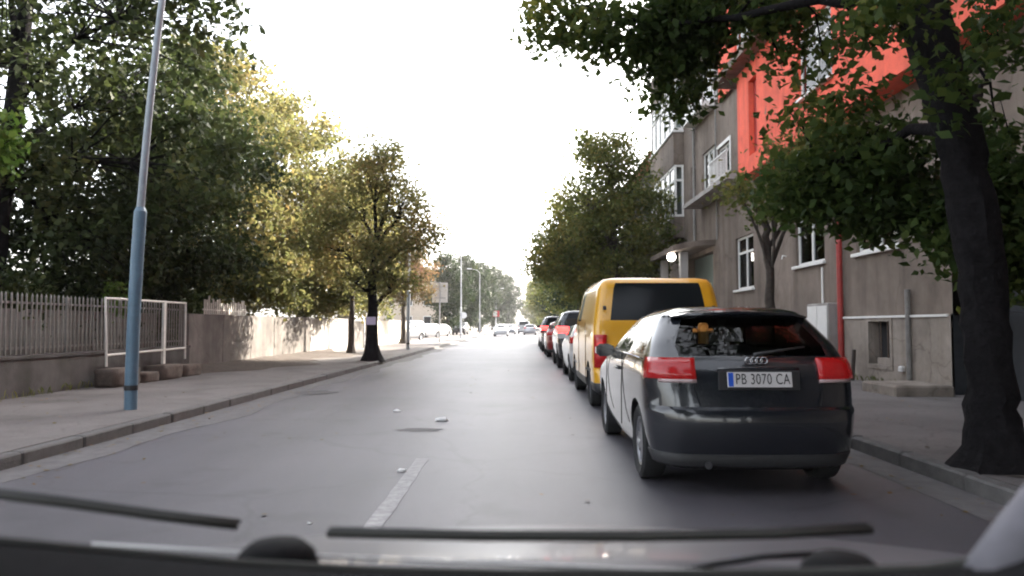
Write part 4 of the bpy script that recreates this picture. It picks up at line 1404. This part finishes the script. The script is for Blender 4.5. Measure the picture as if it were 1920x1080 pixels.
def car(label, loc, rz, spec, paint, group=None, glass='car_glass', tail='lamp_red', head='lamp_clear', rimmat='rim', name='car', cat='car', cut=True):
    t_ = thing(name, label, cat, loc, rz, group)
    vs, fs, names = shell(*spec['shell'])
    uniq = sorted(set(names))
    me = bpy.data.meshes.new('body')
    me.from_pydata(vs, [], fs)
    me.polygons.foreach_set('material_index', [uniq.index(n_) for n_ in names])
    for u in uniq:
        me.materials.append(None)
    uniq.append('arch')
    me.materials.append(None)
    fix_normals(me)
    r, wd = spec['wheel']
    hw = spec['halfw']
    if cut:
        tmp = obj('tmp', me)
        tmps = [tmp]
        for yy in spec['axles']:
            for sx in (-1, 1):
                c = MB()
                c.lathe([(.0001, -.16), (r * 1.13, -.16), (r * 1.13, .16), (.0001, .16)], 32, 'x', (sx * (hw - .06), yy, r * 1.02))
                cm = c.mesh('cut', M['under'])
                for _ in range(len(uniq) - 1):
                    cm.materials.append(M['under'])
                cm.polygons.foreach_set('material_index', [len(uniq) - 1] * len(cm.polygons))
                co = obj('cut', cm)
                tmps.append(co)
                md = tmp.modifiers.new('b', 'BOOLEAN')
                md.object = co
                md.operation = 'DIFFERENCE'
                md.solver = 'EXACT'
                md.material_mode = 'INDEX'
        dg = bpy.context.evaluated_depsgraph_get()
        me2 = bpy.data.meshes.new_from_object(tmp.evaluated_get(dg))
        for o in tmps:
            bpy.data.objects.remove(o)
        me = me2
    # split into parts by patch name, smooth normals kept from the whole
    bmw = bmesh.new()
    bmw.from_mesh(me)
    bmesh.ops.remove_doubles(bmw, verts=bmw.verts, dist=.0005)
    bmw.to_mesh(me)
    bmw.free()
    co = np.empty(len(me.vertices) * 3)
    me.vertices.foreach_get('co', co)
    co = co.reshape(-1, 3)
    groups = {}
    for p in me.polygons:
        g0 = uniq[p.material_index]
        if g0 == 'arch':
            g0 = 'arch%d%d' % (p.center.x > 0, p.center.y > 2)
        groups.setdefault(g0, []).append(tuple(p.vertices))
    pm = {'body': paint, 'rev_l': 'lamp_pale', 'rev_r': 'lamp_pale', 'under': 'under', 'arch': 'under', 'rear_window': glass, 'side_window_l': glass, 'side_window_r': glass, 'quarter_l': glass,
          'quarter_r': glass, 'windscreen': glass, 'tail_l': tail, 'tail_r': tail, 'head_l': head, 'head_r': head, 'trim': 'black_plastic', 'bumper': paint}
    nm = dict(PARTNAMES, body='body', under='underbody', arch='wheel_arch')
    for g_ in groups:
        if g_.startswith('arch'):
            pm[g_], nm[g_] = 'under', 'wheel_arch'
    out = {}
    for g_, fl in groups.items():
        used = sorted({i for f in fl for i in f})
        ix = {i: k for k, i in enumerate(used)}
        b_ = bpy.data.meshes.new(nm[g_])
        b_.from_pydata([tuple(co[i]) for i in used], [], [tuple(ix[i] for i in f) for f in fl])
        b_.materials.append(M[pm[g_]])
        b_.polygons.foreach_set('use_smooth', [True] * len(fl))
        b_.set_sharp_from_angle(angle=R(38))
        b_.update()
        out[g_] = obj(nm[g_], b_, t_)
        if g_ in ('tail_l', 'tail_r', 'rev_l', 'rev_r', 'head_l', 'head_r', 'trim'):
            sm = out[g_].modifiers.new('solid', 'SOLIDIFY')
            sm.thickness = .024 if g_ != 'trim' else .012
            sm.offset = 1
    tm, rm = wheel_meshes(r, wd, spec.get('spokes', 7), rimmat)
    for yy in spec['axles']:
        for sx in (-1, 1):
            wo_ = obj('wheel', tm, t_, (sx * (hw - wd / 2 - .012), yy, r))
            wo_.rotation_euler = (rng.uniform(0, 2), 0, 0 if sx > 0 else math.pi)
            obj('rim', rm, wo_)
    mr = spec.get('mirror')
    if mr:
        for sx in (-1, 1):
            m_ = MB()
            x0, y0, z0 = mr
            a, c = sx * x0, sx * (x0 + .21)
            vs = []
            for q, s_ in ((0, .6), (.35, 1), (.8, 1), (1, .6)):
                x = a + (c - a) * q
                vs += [(x, y0 - .05, z0 - .07 * s_), (x, y0 - .05, z0 + .07 * s_), (x, y0 + .10 * s_, z0 + .05 * s_), (x, y0 + .10 * s_, z0 - .05 * s_)]
            f_ = [(i * 4 + k, i * 4 + (k + 1) % 4, i * 4 + 4 + (k + 1) % 4, i * 4 + 4 + k) for i in range(3) for k in range(4)] + [(3, 2, 1, 0), (12, 13, 14, 15)]
            m_.add(vs, f_)
            m_.build('mirror', paint if not spec.get('mirror_black') else 'black_plastic', t_, 50)
    return t_


def plate(parent, x, y, z, text, tilt=0, wd=.52, hg=.115):
    p = MB()
    p.cbox(-wd / 2, wd / 2, -.008, .008, -hg / 2, hg / 2, .004)
    po = p.build('number_plate', 'plate_white', parent, False, (x, y, z))
    po.rotation_euler = (tilt, 0, 0)
    q = MB()
    q.box(-wd / 2 + .004, -wd / 2 + .046, -.0105, -.0082, -hg / 2 + .005, hg / 2 - .005)
    q.build('blue_strip', 'plate_blue', po)
    cu = bpy.data.curves.new('text', 'FONT')
    cu.body = text
    cu.size = .115
    cu.align_x = 'CENTER'
    cu.align_y = 'CENTER'
    cu.extrude = .0008
    cu.space_character = 1.08
    tmp = bpy.data.objects.new('tmp', cu)
    COL.objects.link(tmp)
    dg = bpy.context.evaluated_depsgraph_get()
    me = bpy.data.meshes.new_from_object(tmp.evaluated_get(dg))
    bpy.data.objects.remove(tmp)
    me.materials.clear()
    me.materials.append(M['plate_ink'])
    lt = obj('lettering', me, po, (.022, -.0098, 0))
    lt.rotation_euler = (R(90), 0, 0)
    xs = [v.co.x for v in me.vertices]
    lt.scale = ((wd - .085) / (max(xs) - min(xs)), 1, 1)
    return po


# ---- the dark hatchback
HATCH = [  # z, rear, front, half width, rear corner, front corner
    (0.2, 0.16, 4.02, 0.74, 0.27, 0.3), (0.23, 0.09, 4.1, 0.8, 0.31, 0.34), (0.32, 0.045, 4.15, 0.835, 0.35, 0.38), (0.42, 0.015, 4.19, 0.855, 0.37, 0.4),
    (0.52, 0, 4.2, 0.868, 0.38, 0.42), (0.615, 0, 4.2, 0.876, 0.38, 0.42), (0.655, 0.015, 4.19, 0.879, 0.38, 0.42), (0.675, 0.055, 4.18, 0.88, 0.37, 0.42),
    (0.745, 0.068, 4.14, 0.882, 0.36, 0.42), (0.8, 0.08, 4.04, 0.882, 0.35, 0.42), (0.855, 0.092, 3.78, 0.88, 0.34, 0.42), (0.88, 0.098, 3.68, 0.879, 0.337, 0.42),
    (0.93, 0.115, 3.45, 0.874, 0.33, 0.42), (0.985, 0.14, 3.2, 0.865, 0.32, 0.42), (1.035, 0.175, 3.02, 0.85, 0.31, 0.4), (1.06, 0.205, 2.97, 0.838, 0.31, 0.4),
    (1.14, 0.3, 2.8, 0.8, 0.24, 0.38), (1.22, 0.4, 2.6, 0.758, 0.24, 0.36), (1.3, 0.5, 2.4, 0.712, 0.24, 0.34), (1.365, 0.585, 2.2, 0.668, 0.23, 0.32),
    (1.385, 0.565, 2.12, 0.648, 0.22, 0.32), (1.415, 0.6, 1.98, 0.6, 0.22, 0.32), (1.445, 0.72, 1.8, 0.52, 0.22, 0.3), (1.463, 0.92, 1.62, 0.38, 0.2, 0.24),
    (1.468, 1.1, 1.5, 0.24, 0.1, 0.12)]


def hatch_class(i, zone, k, side):
    s_ = 'r' if side > 0 else 'l'
    if 15 <= i <= 18:
        if zone == 'R':
            return 'rear_window'
        if zone == 'C' and k == 0:
            return 'rear_window'
        if zone == 'S' and k in (1, 2, 3):
            return 'quarter_' + s_
        if zone == 'S' and k in (5, 6, 7):
            return 'side_window_' + s_
        if zone in ('F',):
            return 'windscreen'
    if i == 10 and ((zone == 'R' and k >= 6) or (zone == 'C' and k <= 2)):
        return 'rev_' + s_
    if 11 <= i <= 13:
        if (zone == 'R' and k >= 6) or (zone == 'C' and k <= 4):
            return 'tail_' + s_
    if i in (8, 9, 10) and zone == 'G' and k in (2, 3, 4):
        return 'head_' + s_
    if i <= 1:
        return 'trim' if zone in 'RC' else 'body'
    return 'body'


hatch = dict(shell=(HATCH, [0, .18, .36, .54, .68, .80, .92, 1.0], 6, [0, .04, .14, .26, .37, .395, .52, .66, .80, .90, 1.0], 6, [0, .3, .6, 1.0], .08, .22, hatch_class),
             wheel=(.315, .215), halfw=.882, axles=(.80, 3.38), mirror=(.84, 2.62, 1.03), spokes=10)
AX, AY = 1.83, 5.68
audi = car('black hatchback stopped at the kerb side, nearest car on the right', (AX, AY, 0), 0, hatch, 'paint_black', glass='tinted_glass')
audi.scale = (.945, 1, 1)
plate(audi, 0, .070, .885, 'PB 3070 CA', R(-10))
b = MB()                                        # recess the plate sits in
b.cbox(-.33, .33, .082, .094, .805, .955, .006)
b.build('plate_recess', 'black_plastic', audi)
b = MB()
b.tube([(-.33, .105, .965), (-.15, .092, .970), (.15, .092, .970), (.33, .105, .965)], .011, 8)
b.build('tailgate_strip', 'paint_black', audi, True)
for k in range(4):                              # the maker's rings
    x = -.062 + .041 * k
    rg = MB()
    pts = [(x + .028 * math.cos(a * math.pi / 8), .142, 1.026 + .026 * math.sin(a * math.pi / 8)) for a in range(17)]
    rg.tube(pts, .005, 6, caps=False)
    rg.build('emblem_ring', 'chrome', audi, True)
b = MB()                                        # roof spoiler
vs = []
for x, y, z in ((-.60, .60, 1.375), (-.45, .545, 1.40), (0, .50, 1.415), (.45, .545, 1.40), (.60, .60, 1.375)):
    vs += [(x, y, z - .018), (x, y + .004, z), (x * .97, y + .24, z + .030), (x * .97, y + .22, z - .05)]
b.add(vs, [(i * 4 + k, i * 4 + (k + 1) % 4, i * 4 + 4 + (k + 1) % 4, i * 4 + 4 + k) for i in range(4) for k in range(4)] + [(3, 2, 1, 0), (16, 17, 18, 19)])
b.build('roof_spoiler', 'paint_black', audi, 40)
b = MB()
b.tube([(0, .19, 1.065), (.02, .17, 1.075), (.26, .215, 1.11), (.44, .255, 1.13)], [.022, .016, .009, .006], 8)
b.build('rear_wiper', 'black_plastic', audi, True)
for sx in (-1, 1):                              # reflectors low in the bumper
    # seam of the tailgate
    sb = MB()
    sb.tube([(sx * .48, .057, .69), (sx * .515, .085, .80), (sx * .515, .098, .853)], .0045, 6)
    sb.build('tailgate_seam', 'under', audi)
    for yy, top in ((1.55, 1.04), (2.78, 1.0)):
        MB().tube([(sx * .905, yy, .36), (sx * .909, yy - .02, .7), (sx * .893, yy + .02, top)], .005, 6).build('door_seam', 'under', audi)
    MB().tube([(sx * .906, 1.68, .88), (sx * .932, 1.72, .885), (sx * .932, 1.86, .89), (sx * .906, 1.90, .89)], .012, 8).build('door_handle', 'paint_black', audi, True)
    MB().tube([(sx * .874, .62, 1.03), (sx * .894, 1.4, 1.045), (sx * .876, 2.75, 1.035)], .007, 6).build('window_trim', 'chrome', audi, True)
MB().tube([(-.42, .06, .235), (-.42, .25, .24)], .028, 12).build('exhaust', 'rim_steel', audi, 40)
# seats seen through the glass
for sx, yy in ((-.36, 1.05), (.36, 1.05), (-.38, 2.05), (.38, 2.05)):
    sb = MB()
    sb.cbox(sx - .24, sx + .24, yy, yy + .14, .55, 1.10, .05)
    sb.cbox(sx - .13, sx + .13, yy + .03, yy + .11, 1.13, 1.30, .03)
    sb.build('seat', 'seat_cloth', audi)
b = MB()
b.box(-.72, .72, .34, .98, .95, .975)
b.build('parcel_shelf', 'seat_cloth', audi)
b = MB()
b.box(-.76, .76, .3, 3.1, .45, .50)
b.build('cabin_floor', 'seat_cloth', audi)
# orange air freshener cloth hanging inside the rear window
b = MB()
b.cbox(-.04, .04, 0, .02, -.09, .08, .02)
b.cbox(-.085, -.042, .002, .018, .0, .035, .012)
b.cbox(.042, .085, .002, .018, .0, .035, .012)
tag(b.build('hanging_ornament', 'orange_cloth', None, False, (AX - .33, AY + .455, 1.24)), 'orange ornament hanging inside the rear window of the black hatchback', 'ornament')

# ---- the yellow van
VAN = [
    (0.26, .14, 4.80, .86, .10, .25), (0.30, .04, 4.88, .92, .12, .30), (0.42, .0, 4.92, .945, .13, .34), (0.56, .0, 4.92, .950, .13, .36), (0.62, .02, 4.92, .952, .13, .36), (0.64, .055, 4.91, .953, .12, .36),
    (0.80, .06, 4.88, .955, .12, .36), (0.95, .065, 4.80, .955, .12, .36), (1.05, .068, 4.62, .953, .12, .36), (1.12, .07, 4.30, .950, .12, .34), (1.20, .075, 4.12, .945, .12, .30), (1.27, .085, 4.02, .938, .12, .28),
    (1.33, .10, 3.93, .930, .12, .26), (1.50, .145, 3.72, .905, .12, .24), (1.66, .19, 3.52, .880, .12, .22), (1.78, .225, 3.37, .860, .12, .20), (1.82, .237, 3.30, .850, .12, .2), (1.885, .262, 3.18, .825, .12, .2), (1.94, .31, 3.0, .78, .12, .2), (1.965, .40, 2.85, .68, .12, .2), (1.972, .55, 2.7, .5, .12, .2)]


def van_class(i, zone, k, side):
    s_ = 'r' if side > 0 else 'l'
    if 12 <= i <= 16:
        if zone == 'R' and k <= 4:
            return 'rear_window'
        if zone == 'S' and k in (7, 8):
            return 'side_window_' + s_
        if zone == 'F':
            return 'windscreen'
    if 5 <= i <= 8 and ((zone == 'R' and k >= 6) or (zone == 'C' and k <= 2)):
        return 'tail_' + s_
    if 6 <= i <= 7 and zone == 'G' and k >= 3:
        return 'head_' + s_
    if i <= 1:
        return 'trim'
    return 'body'


van_s = dict(shell=(VAN, [0, .2, .4, .6, .8, .87, .92, 1.0], 5, [0, .08, .2, .32, .44, .56, .66, .70, .8, .92, .96, 1.0], 6, [0, .3, .6, 1.0], .02, .25, van_class, .01),
             wheel=(.33, .21), halfw=.952, axles=(.95, 3.95), mirror=(.93, 3.55, 1.32), mirror_black=True, spokes=6)
VX, VY = 2.10, 11.2
van = car('yellow delivery van stopped in front of the black hatchback', (VX, VY, 0), 0, van_s, 'paint_yellow', rimmat='rim_steel', name='van', cat='van')
van.scale = (1.04, 1.02, 1.035)
plate(van, 0, .048, .90, 'PB 5172 BH', R(0))
for z in (.86, 1.30):
    MB().cbox(-.86, .86, .02, .034, z - .02, z + .02, .004).build('tailgate_crease', 'paint_yellow', van) if z < 1 else None
MB().cbox(-.30, .30, .03, .058, 1.02, 1.08, .01).build('handle_bar', 'black_plastic', van)
for sx in (-1, 1):
    MB().box(sx * .955 - .003, sx * .955 + .003, .6, 4.1, .55, .60).build('side_moulding', 'black_plastic', van)
    MB().tube([(sx * .965, 1.35, .42), (sx * .966, 1.35, 1.3)], .004, 6).build('door_seam', 'under', van)
    MB().tube([(sx * .965, 2.75, .42), (sx * .966, 2.75, 1.3)], .004, 6).build('door_seam', 'under', van)
    MB().lathe([(.001, -.004), (.045, -.004), (.045, .004), (.001, .004)], 12, 'y', (sx * .845, .036, .93)).build('lamp_disc', 'globe_on' if sx < 0 else 'lamp_clear', van)  # left disc glows in place of a small glint on the tail lamp
    MB().cbox(sx * .79 - .025, sx * .79 + .025, .09, .115, 1.48, 1.54, .01).build('hinge', 'black_plastic', van)
MB().tube([(0, .09, 1.28), (.1, .08, 1.30), (.45, .115, 1.36)], [.02, .012, .007], 8).build('rear_wiper', 'black_plastic', van, True)

# ---- other cars: a small hatch, an off-roader and a saloon outline
SUV = [(z * 1.16 + .06, a, f * 1.04, w_ * 1.02, r1, r2) for z, a, f, w_, r1, r2 in HATCH]
SUV = [(z, a * (.55 if z > 1.1 else .9), f, w_ * (1.0 if z < 1.2 else 1.06), r1, r2) for z, a, f, w_, r1, r2 in SUV]
suv_s = dict(shell=(SUV, *hatch['shell'][1:]), wheel=(.36, .23), halfw=.90, axles=(.85, 3.5), mirror=(.86, 2.75, 1.24), spokes=6)
small = [(z * 1.0, a * .8, f * .94, w_ * .95, r1, r2) for z, a, f, w_, r1, r2 in HATCH]
small_s = dict(shell=(small, *hatch['shell'][1:]), wheel=(.30, .19), halfw=.838, axles=(.72, 3.15), mirror=(.80, 2.46, 1.03), spokes=7)
EST = [(z * .99, a * (1 if z < 1 else 1.5), f * 1.03, w_, r1, r2) for z, a, f, w_, r1, r2 in HATCH]
est_s = dict(shell=(EST, *hatch['shell'][1:]), wheel=(.315, .21), halfw=.882, axles=(.82, 3.48), mirror=(.84, 2.7, 1.02), spokes=7)

Q = 'cars queueing on the right beyond the van'
white = car('small white hatchback queueing just ahead of the yellow van', (1.98, 17.0, 0), 0, small_s, 'paint_white', Q)
suv = car('dark off-roader with both brake lights glowing, two ahead of the van', (2.02, 22.2, 0), 0, suv_s, 'paint_dark', Q, tail='brake_on')
plate(suv, 0, .02, 1.0, 'PB 2841 KT')
red = car('dark red car queueing ahead of the dark off-roader', (1.95, 30.2, 0), 0, hatch, 'paint_red', Q)
c4 = copy_tree(suv)
c4.location = (1.95, 36.5, 0)
tag(c4, 'second dark off-roader farther up the queue, behind the dark red car')
c5 = copy_tree(white)
c5.location = (1.95, 43, 0)
tag(c5, 'second small white hatchback farther up the queue')
silver = car('silver car driving away in the middle of the road', (1.35, 100, 0), 0, est_s, 'paint_silver', tail='lamp_red')
fv = copy_tree(van)
fv.location = (.6, 116, 0)
fv.scale = (1, 1, 1)
for ch in fv.children:
    if ch.name.split('.')[0] in ('body', 'tailgate_crease'):
        me = ch.data.copy()
        me.materials[0] = M['paint_white']
        ch.data = me
tag(fv, 'white van far off on the road ahead of the silver car', 'van')
onc = car('white car with headlights on coming towards the camera', (-2.25, 92.0, 0), math.pi, est_s, 'paint_white', head='head_on')
on2 = car('second oncoming car close behind the white one with headlights on', (-1.5, 112.0, 0), math.pi, hatch, 'paint_silver', head='head_on')
PK = 'cars parked beyond the cream wall'
p1 = copy_tree(onc)
for k, (x, y, rz, src, lab) in enumerate((
        (-8.9, 66.0, R(150), white, 'white hatchback parked nearest the end of the cream wall'),
        (-10.0, 73.5, R(160), suv, 'dark off-roader parked between the white cars'),
        (-8.9, 79.0, R(150), white, 'white hatchback parked behind the road sign post'),
        (-8.6, 86.0, R(160), onc, 'longer white car parked beside the third lamp post'),
        (-7.9, 104.0, R(175), suv, 'dark off-roader parked last, near the fourth lamp post'))):
    o = copy_tree(src)
    o.location = (x, y, .03)
    o.rotation_euler = (0, 0, rz)
    tag(o, lab, 'car', PK)
    lampm = M['lamp_clear'] if src is onc else M['lamp_red']
    for ch in o.children:
        n_ = ch.name.split('.')[0]
        if n_ in ('headlamp', 'tail_lamp'):
            me = ch.data.copy()
            me.materials[0] = M['lamp_clear' if n_ == 'headlamp' else 'lamp_red']
            ch.data = me
for ch in [p1] + list(p1.children_recursive):
    bpy.data.objects.remove(ch)

# ------------------------------------------------------------------ litter on the road
for i, (x, y, s_, lab) in enumerate(((-1.06, 10.2, .085, 'larger crumpled white paper on the road'), (-1.85, 11.3, .06, 'smaller crumpled white paper beyond the dark patch'),
                                     (-1.05, 6.7, .045, 'white paper scrap beside the tip of the lane marking'), (-1.38, 4.95, .02, 'tiny white scrap left of the lane marking'))):
    r_ = random.Random(70 + i)
    bm = bmesh.new()
    bmesh.ops.create_icosphere(bm, subdivisions=2, radius=1)
    for v in bm.verts:
        k = r_.uniform(.65, 1.1)
        v.co = Vector((v.co.x * s_ * 1.1 * k, v.co.y * s_ * .7 * k, max(0, (v.co.z + .3)) * s_ * .55 * k))
    me = bpy.data.meshes.new('paper')
    bm.to_mesh(me)
    bm.free()
    me.materials.append(M['paper'])
    tag(obj('paper_scrap', me, None, (x, y, .003)), lab, 'litter', 'paper scraps on the road')
# fallen leaves along the gutters and pavement
rs = np.random.RandomState(9)
n = 1500
P = np.zeros((n, 3))
k = rs.rand(n)
P[:, 0] = np.where(k < .35, KL + rs.exponential(.25, n), np.where(k < .6, KR - rs.exponential(.3, n), np.where(k < .8, rs.uniform(-8.1, -4.9, n), np.where(k < .9, rs.uniform(3.75, 7.2, n), rs.uniform(-4.5, 3.4, n)))))
P[:, 1] = rs.uniform(4.2, 34, n)
P[:, 2] = np.where((P[:, 0] < KL) | (P[:, 0] > KR), PZ + .014, .012)
P = P[(np.abs(P[:, 0] - KR - .07) > .1) & (P[:, 0] > -8.15)]
n = len(P)
a = rs.uniform(0, 6.28, n)
L = rs.uniform(.015, .038, n)[:, None]
u = np.stack([np.cos(a), np.sin(a), rs.uniform(-.2, .2, n)], 1) * L
v = np.stack([-np.sin(a), np.cos(a), rs.uniform(-.2, .2, n)], 1) * L * .6
V = np.stack([P - u, P + v, P + u, P - v], 1).reshape(-1, 3)
tag(obj('fallen_leaves', np_mesh('fallen_leaves', V, np.arange(n * 4).reshape(n, 4), 'leaf_brown')), 'dry leaves scattered on the road and left pavement', 'leaves', kind='stuff')

# weeds along the foot of the walls and kerbs
n = 1200
k = rs.rand(n)
yb = rs.uniform(0, 1, n)
cl_ = np.floor(yb * 60) / 60 + rs.normal(0, .004, n)
P = np.zeros((n, 3))
P[:, 0] = np.where(k < .5, -8.2 + rs.exponential(.06, n), 7.33 - rs.exponential(.05, n))
P[:, 1] = 6 + cl_ * 30
P[:, 2] = PZ
P = P[~((P[:, 0] < -7) & (P[:, 1] > 17.3)) & ~((P[:, 0] > 7) & (P[:, 1] < 13.8))]
n = len(P)
a = rs.uniform(0, 6.28, n)
h_ = rs.uniform(.04, .17, n)[:, None]
ln = np.stack([np.cos(a), np.sin(a), np.zeros(n)], 1)
sd = np.stack([-np.sin(a), np.cos(a), np.zeros(n)], 1) * .006
up = np.array([0, 0, 1.0])
V = np.stack([P - sd, P + sd, P + sd * .7 + up * h_ * .7 + ln * h_ * .2, P + up * h_ + ln * h_ * .5], 1).reshape(-1, 3)
tag(obj('weeds', np_mesh('weeds', V, np.arange(n * 4).reshape(n, 4), 'leaf_green')), 'thin weeds along the foot of the walls', 'weeds', kind='stuff')

# ------------------------------------------------------------------ the car the picture is taken from
ego = thing('camera_car', 'front of the car the picture is taken from: dashboard, bonnet edge and wipers', 'car', (0, 0, 0))


def ep(px, py, Y):
    return ((px - 975) / FPX * Y, Y, CAMZ - (py - 611) / FPX * Y)


nx, ny = 28, 8
vs, fs = [], []
for j in range(ny + 1):
    t_ = j / ny
    for i in range(nx + 1):
        s_ = -1 + 2 * i / nx
        x = .08 + s_ * .80
        y = .98 + t_ * .75 - .16 * s_ * s_ * (1 - .3 * t_)
        z = 1.000 - .105 * t_ - .05 * t_ * t_ - .025 * s_ * s_
        vs.append((x, y, z))
for j in range(ny):
    for i in range(nx):
        fs.append((j * (nx + 1) + i, j * (nx + 1) + i + 1, (j + 1) * (nx + 1) + i + 1, (j + 1) * (nx + 1) + i))
b = MB()
b.add(vs, fs)
b.build('bonnet', 'paint_ego', ego, True)
# dashboard top: dark, its far edge bowed, with the black seal of the windscreen
vs, fs = [], []
ed = [(-120, 1008), (150, 1030), (450, 1056), (700, 1068), (960, 1073), (1250, 1073), (1500, 1070), (1720, 1062), (1920, 1035), (2060, 1005)]
prof = ((0, 0, 0), (.010, -.012, 0), (-.04, -.03, 1), (-.16, -.07, 1), (-.30, -.12, 1))
for px, py in ed:
    x, y, z = ep(px, py, .80 - .10 * ((px - 960) / 960) ** 2)
    vs += [(x, y, z), (x * 1.0, y + .012, z - .02), (x, y + .012, z - .2), (x, y - .42, z - .24), (x, y - .42, z - .07), (x, y - .2, z - .035), (x, y - .05, z - .006)]
n = 7
for i in range(len(ed) - 1):
    for k in range(n):
        fs.append((i * n + k, i * n + (k + 1) % n, (i + 1) * n + (k + 1) % n, (i + 1) * n + k))
fs += [tuple(range(n)), tuple((len(ed) - 1) * n + k for k in range(n))]
b = MB()
b.add(vs, fs)
b.build('dashboard', 'dash_cloth', ego, 50)
b = MB()
b.tube([ep(px, py - 4, .812 - .10 * ((px - 960) / 960) ** 2) for px, py in ed], .006, 8)
b.build('windscreen_seal', 'rubber', ego, True)
b = MB()
b.tube([ep(px, py, .86) for px, py in ((180, 1017), (500, 1034), (900, 1049), (1200, 1060), (1480, 1064), (1700, 1060))], .0022, 6)
b.build('bonnet_highlight', 'sign_white', ego, True)  # white line drawn as the bright highlight along the bonnet's rear edge
for pts in (((-60, 921), (120, 942), (300, 966), (450, 983)), ((618, 996), (900, 1002), (1200, 1002), (1450, 996), (1622, 986))):
    w_ = MB()
    q = [ep(px, py, .92) for px, py in pts]
    w_.tube(q, [.0052] * len(q), 8)
    wo_ = w_.build('wiper', 'rubber', ego, True)
    a_ = MB()
    q2 = [(x, y + .012, z + .003) for x, y, z in q]
    a_.tube(q2, .0025, 6)
    a_.build('blade_spine', 'black_plastic', wo_, True)
b = MB()
b.tube([ep(1240, 1072, .9), ep(1330, 1050, .9), ep(1420, 1036, .9), ep(1530, 1030, .9)], .004, 8)
b.build('wiper_arm', 'black_plastic', ego, True)
for px, py, rx in ((525, 1010, .048), (1565, 1032, .048)):
    b = MB()
    x, y, z = ep(px, py, .84)
    b.lathe([(rx, -.09), (rx * .98, -.03), (rx * .85, -.012), (rx * .6, -.002), (.001, 0)], 24, 'z', (x, y, z))
    b.build('wiper_cap', 'dash_cloth', ego, 50)
b = MB()
b.tube([ep(1835, 1110, .72), ep(1908, 985, .74), ep(1966, 895, .76), ep(2060, 770, .78)], [.034, .026, .020, .018], 14)
b.build('screen_pillar', 'pillar_cloth', ego, True)

# ------------------------------------------------------------------ the morning air
b = MB()
b.box(-500, 500, -320, 620, -1.2, 22.0)
hz = tag(b.build('haze', 'air'), 'thin pale morning haze', 'haze', kind='stuff')
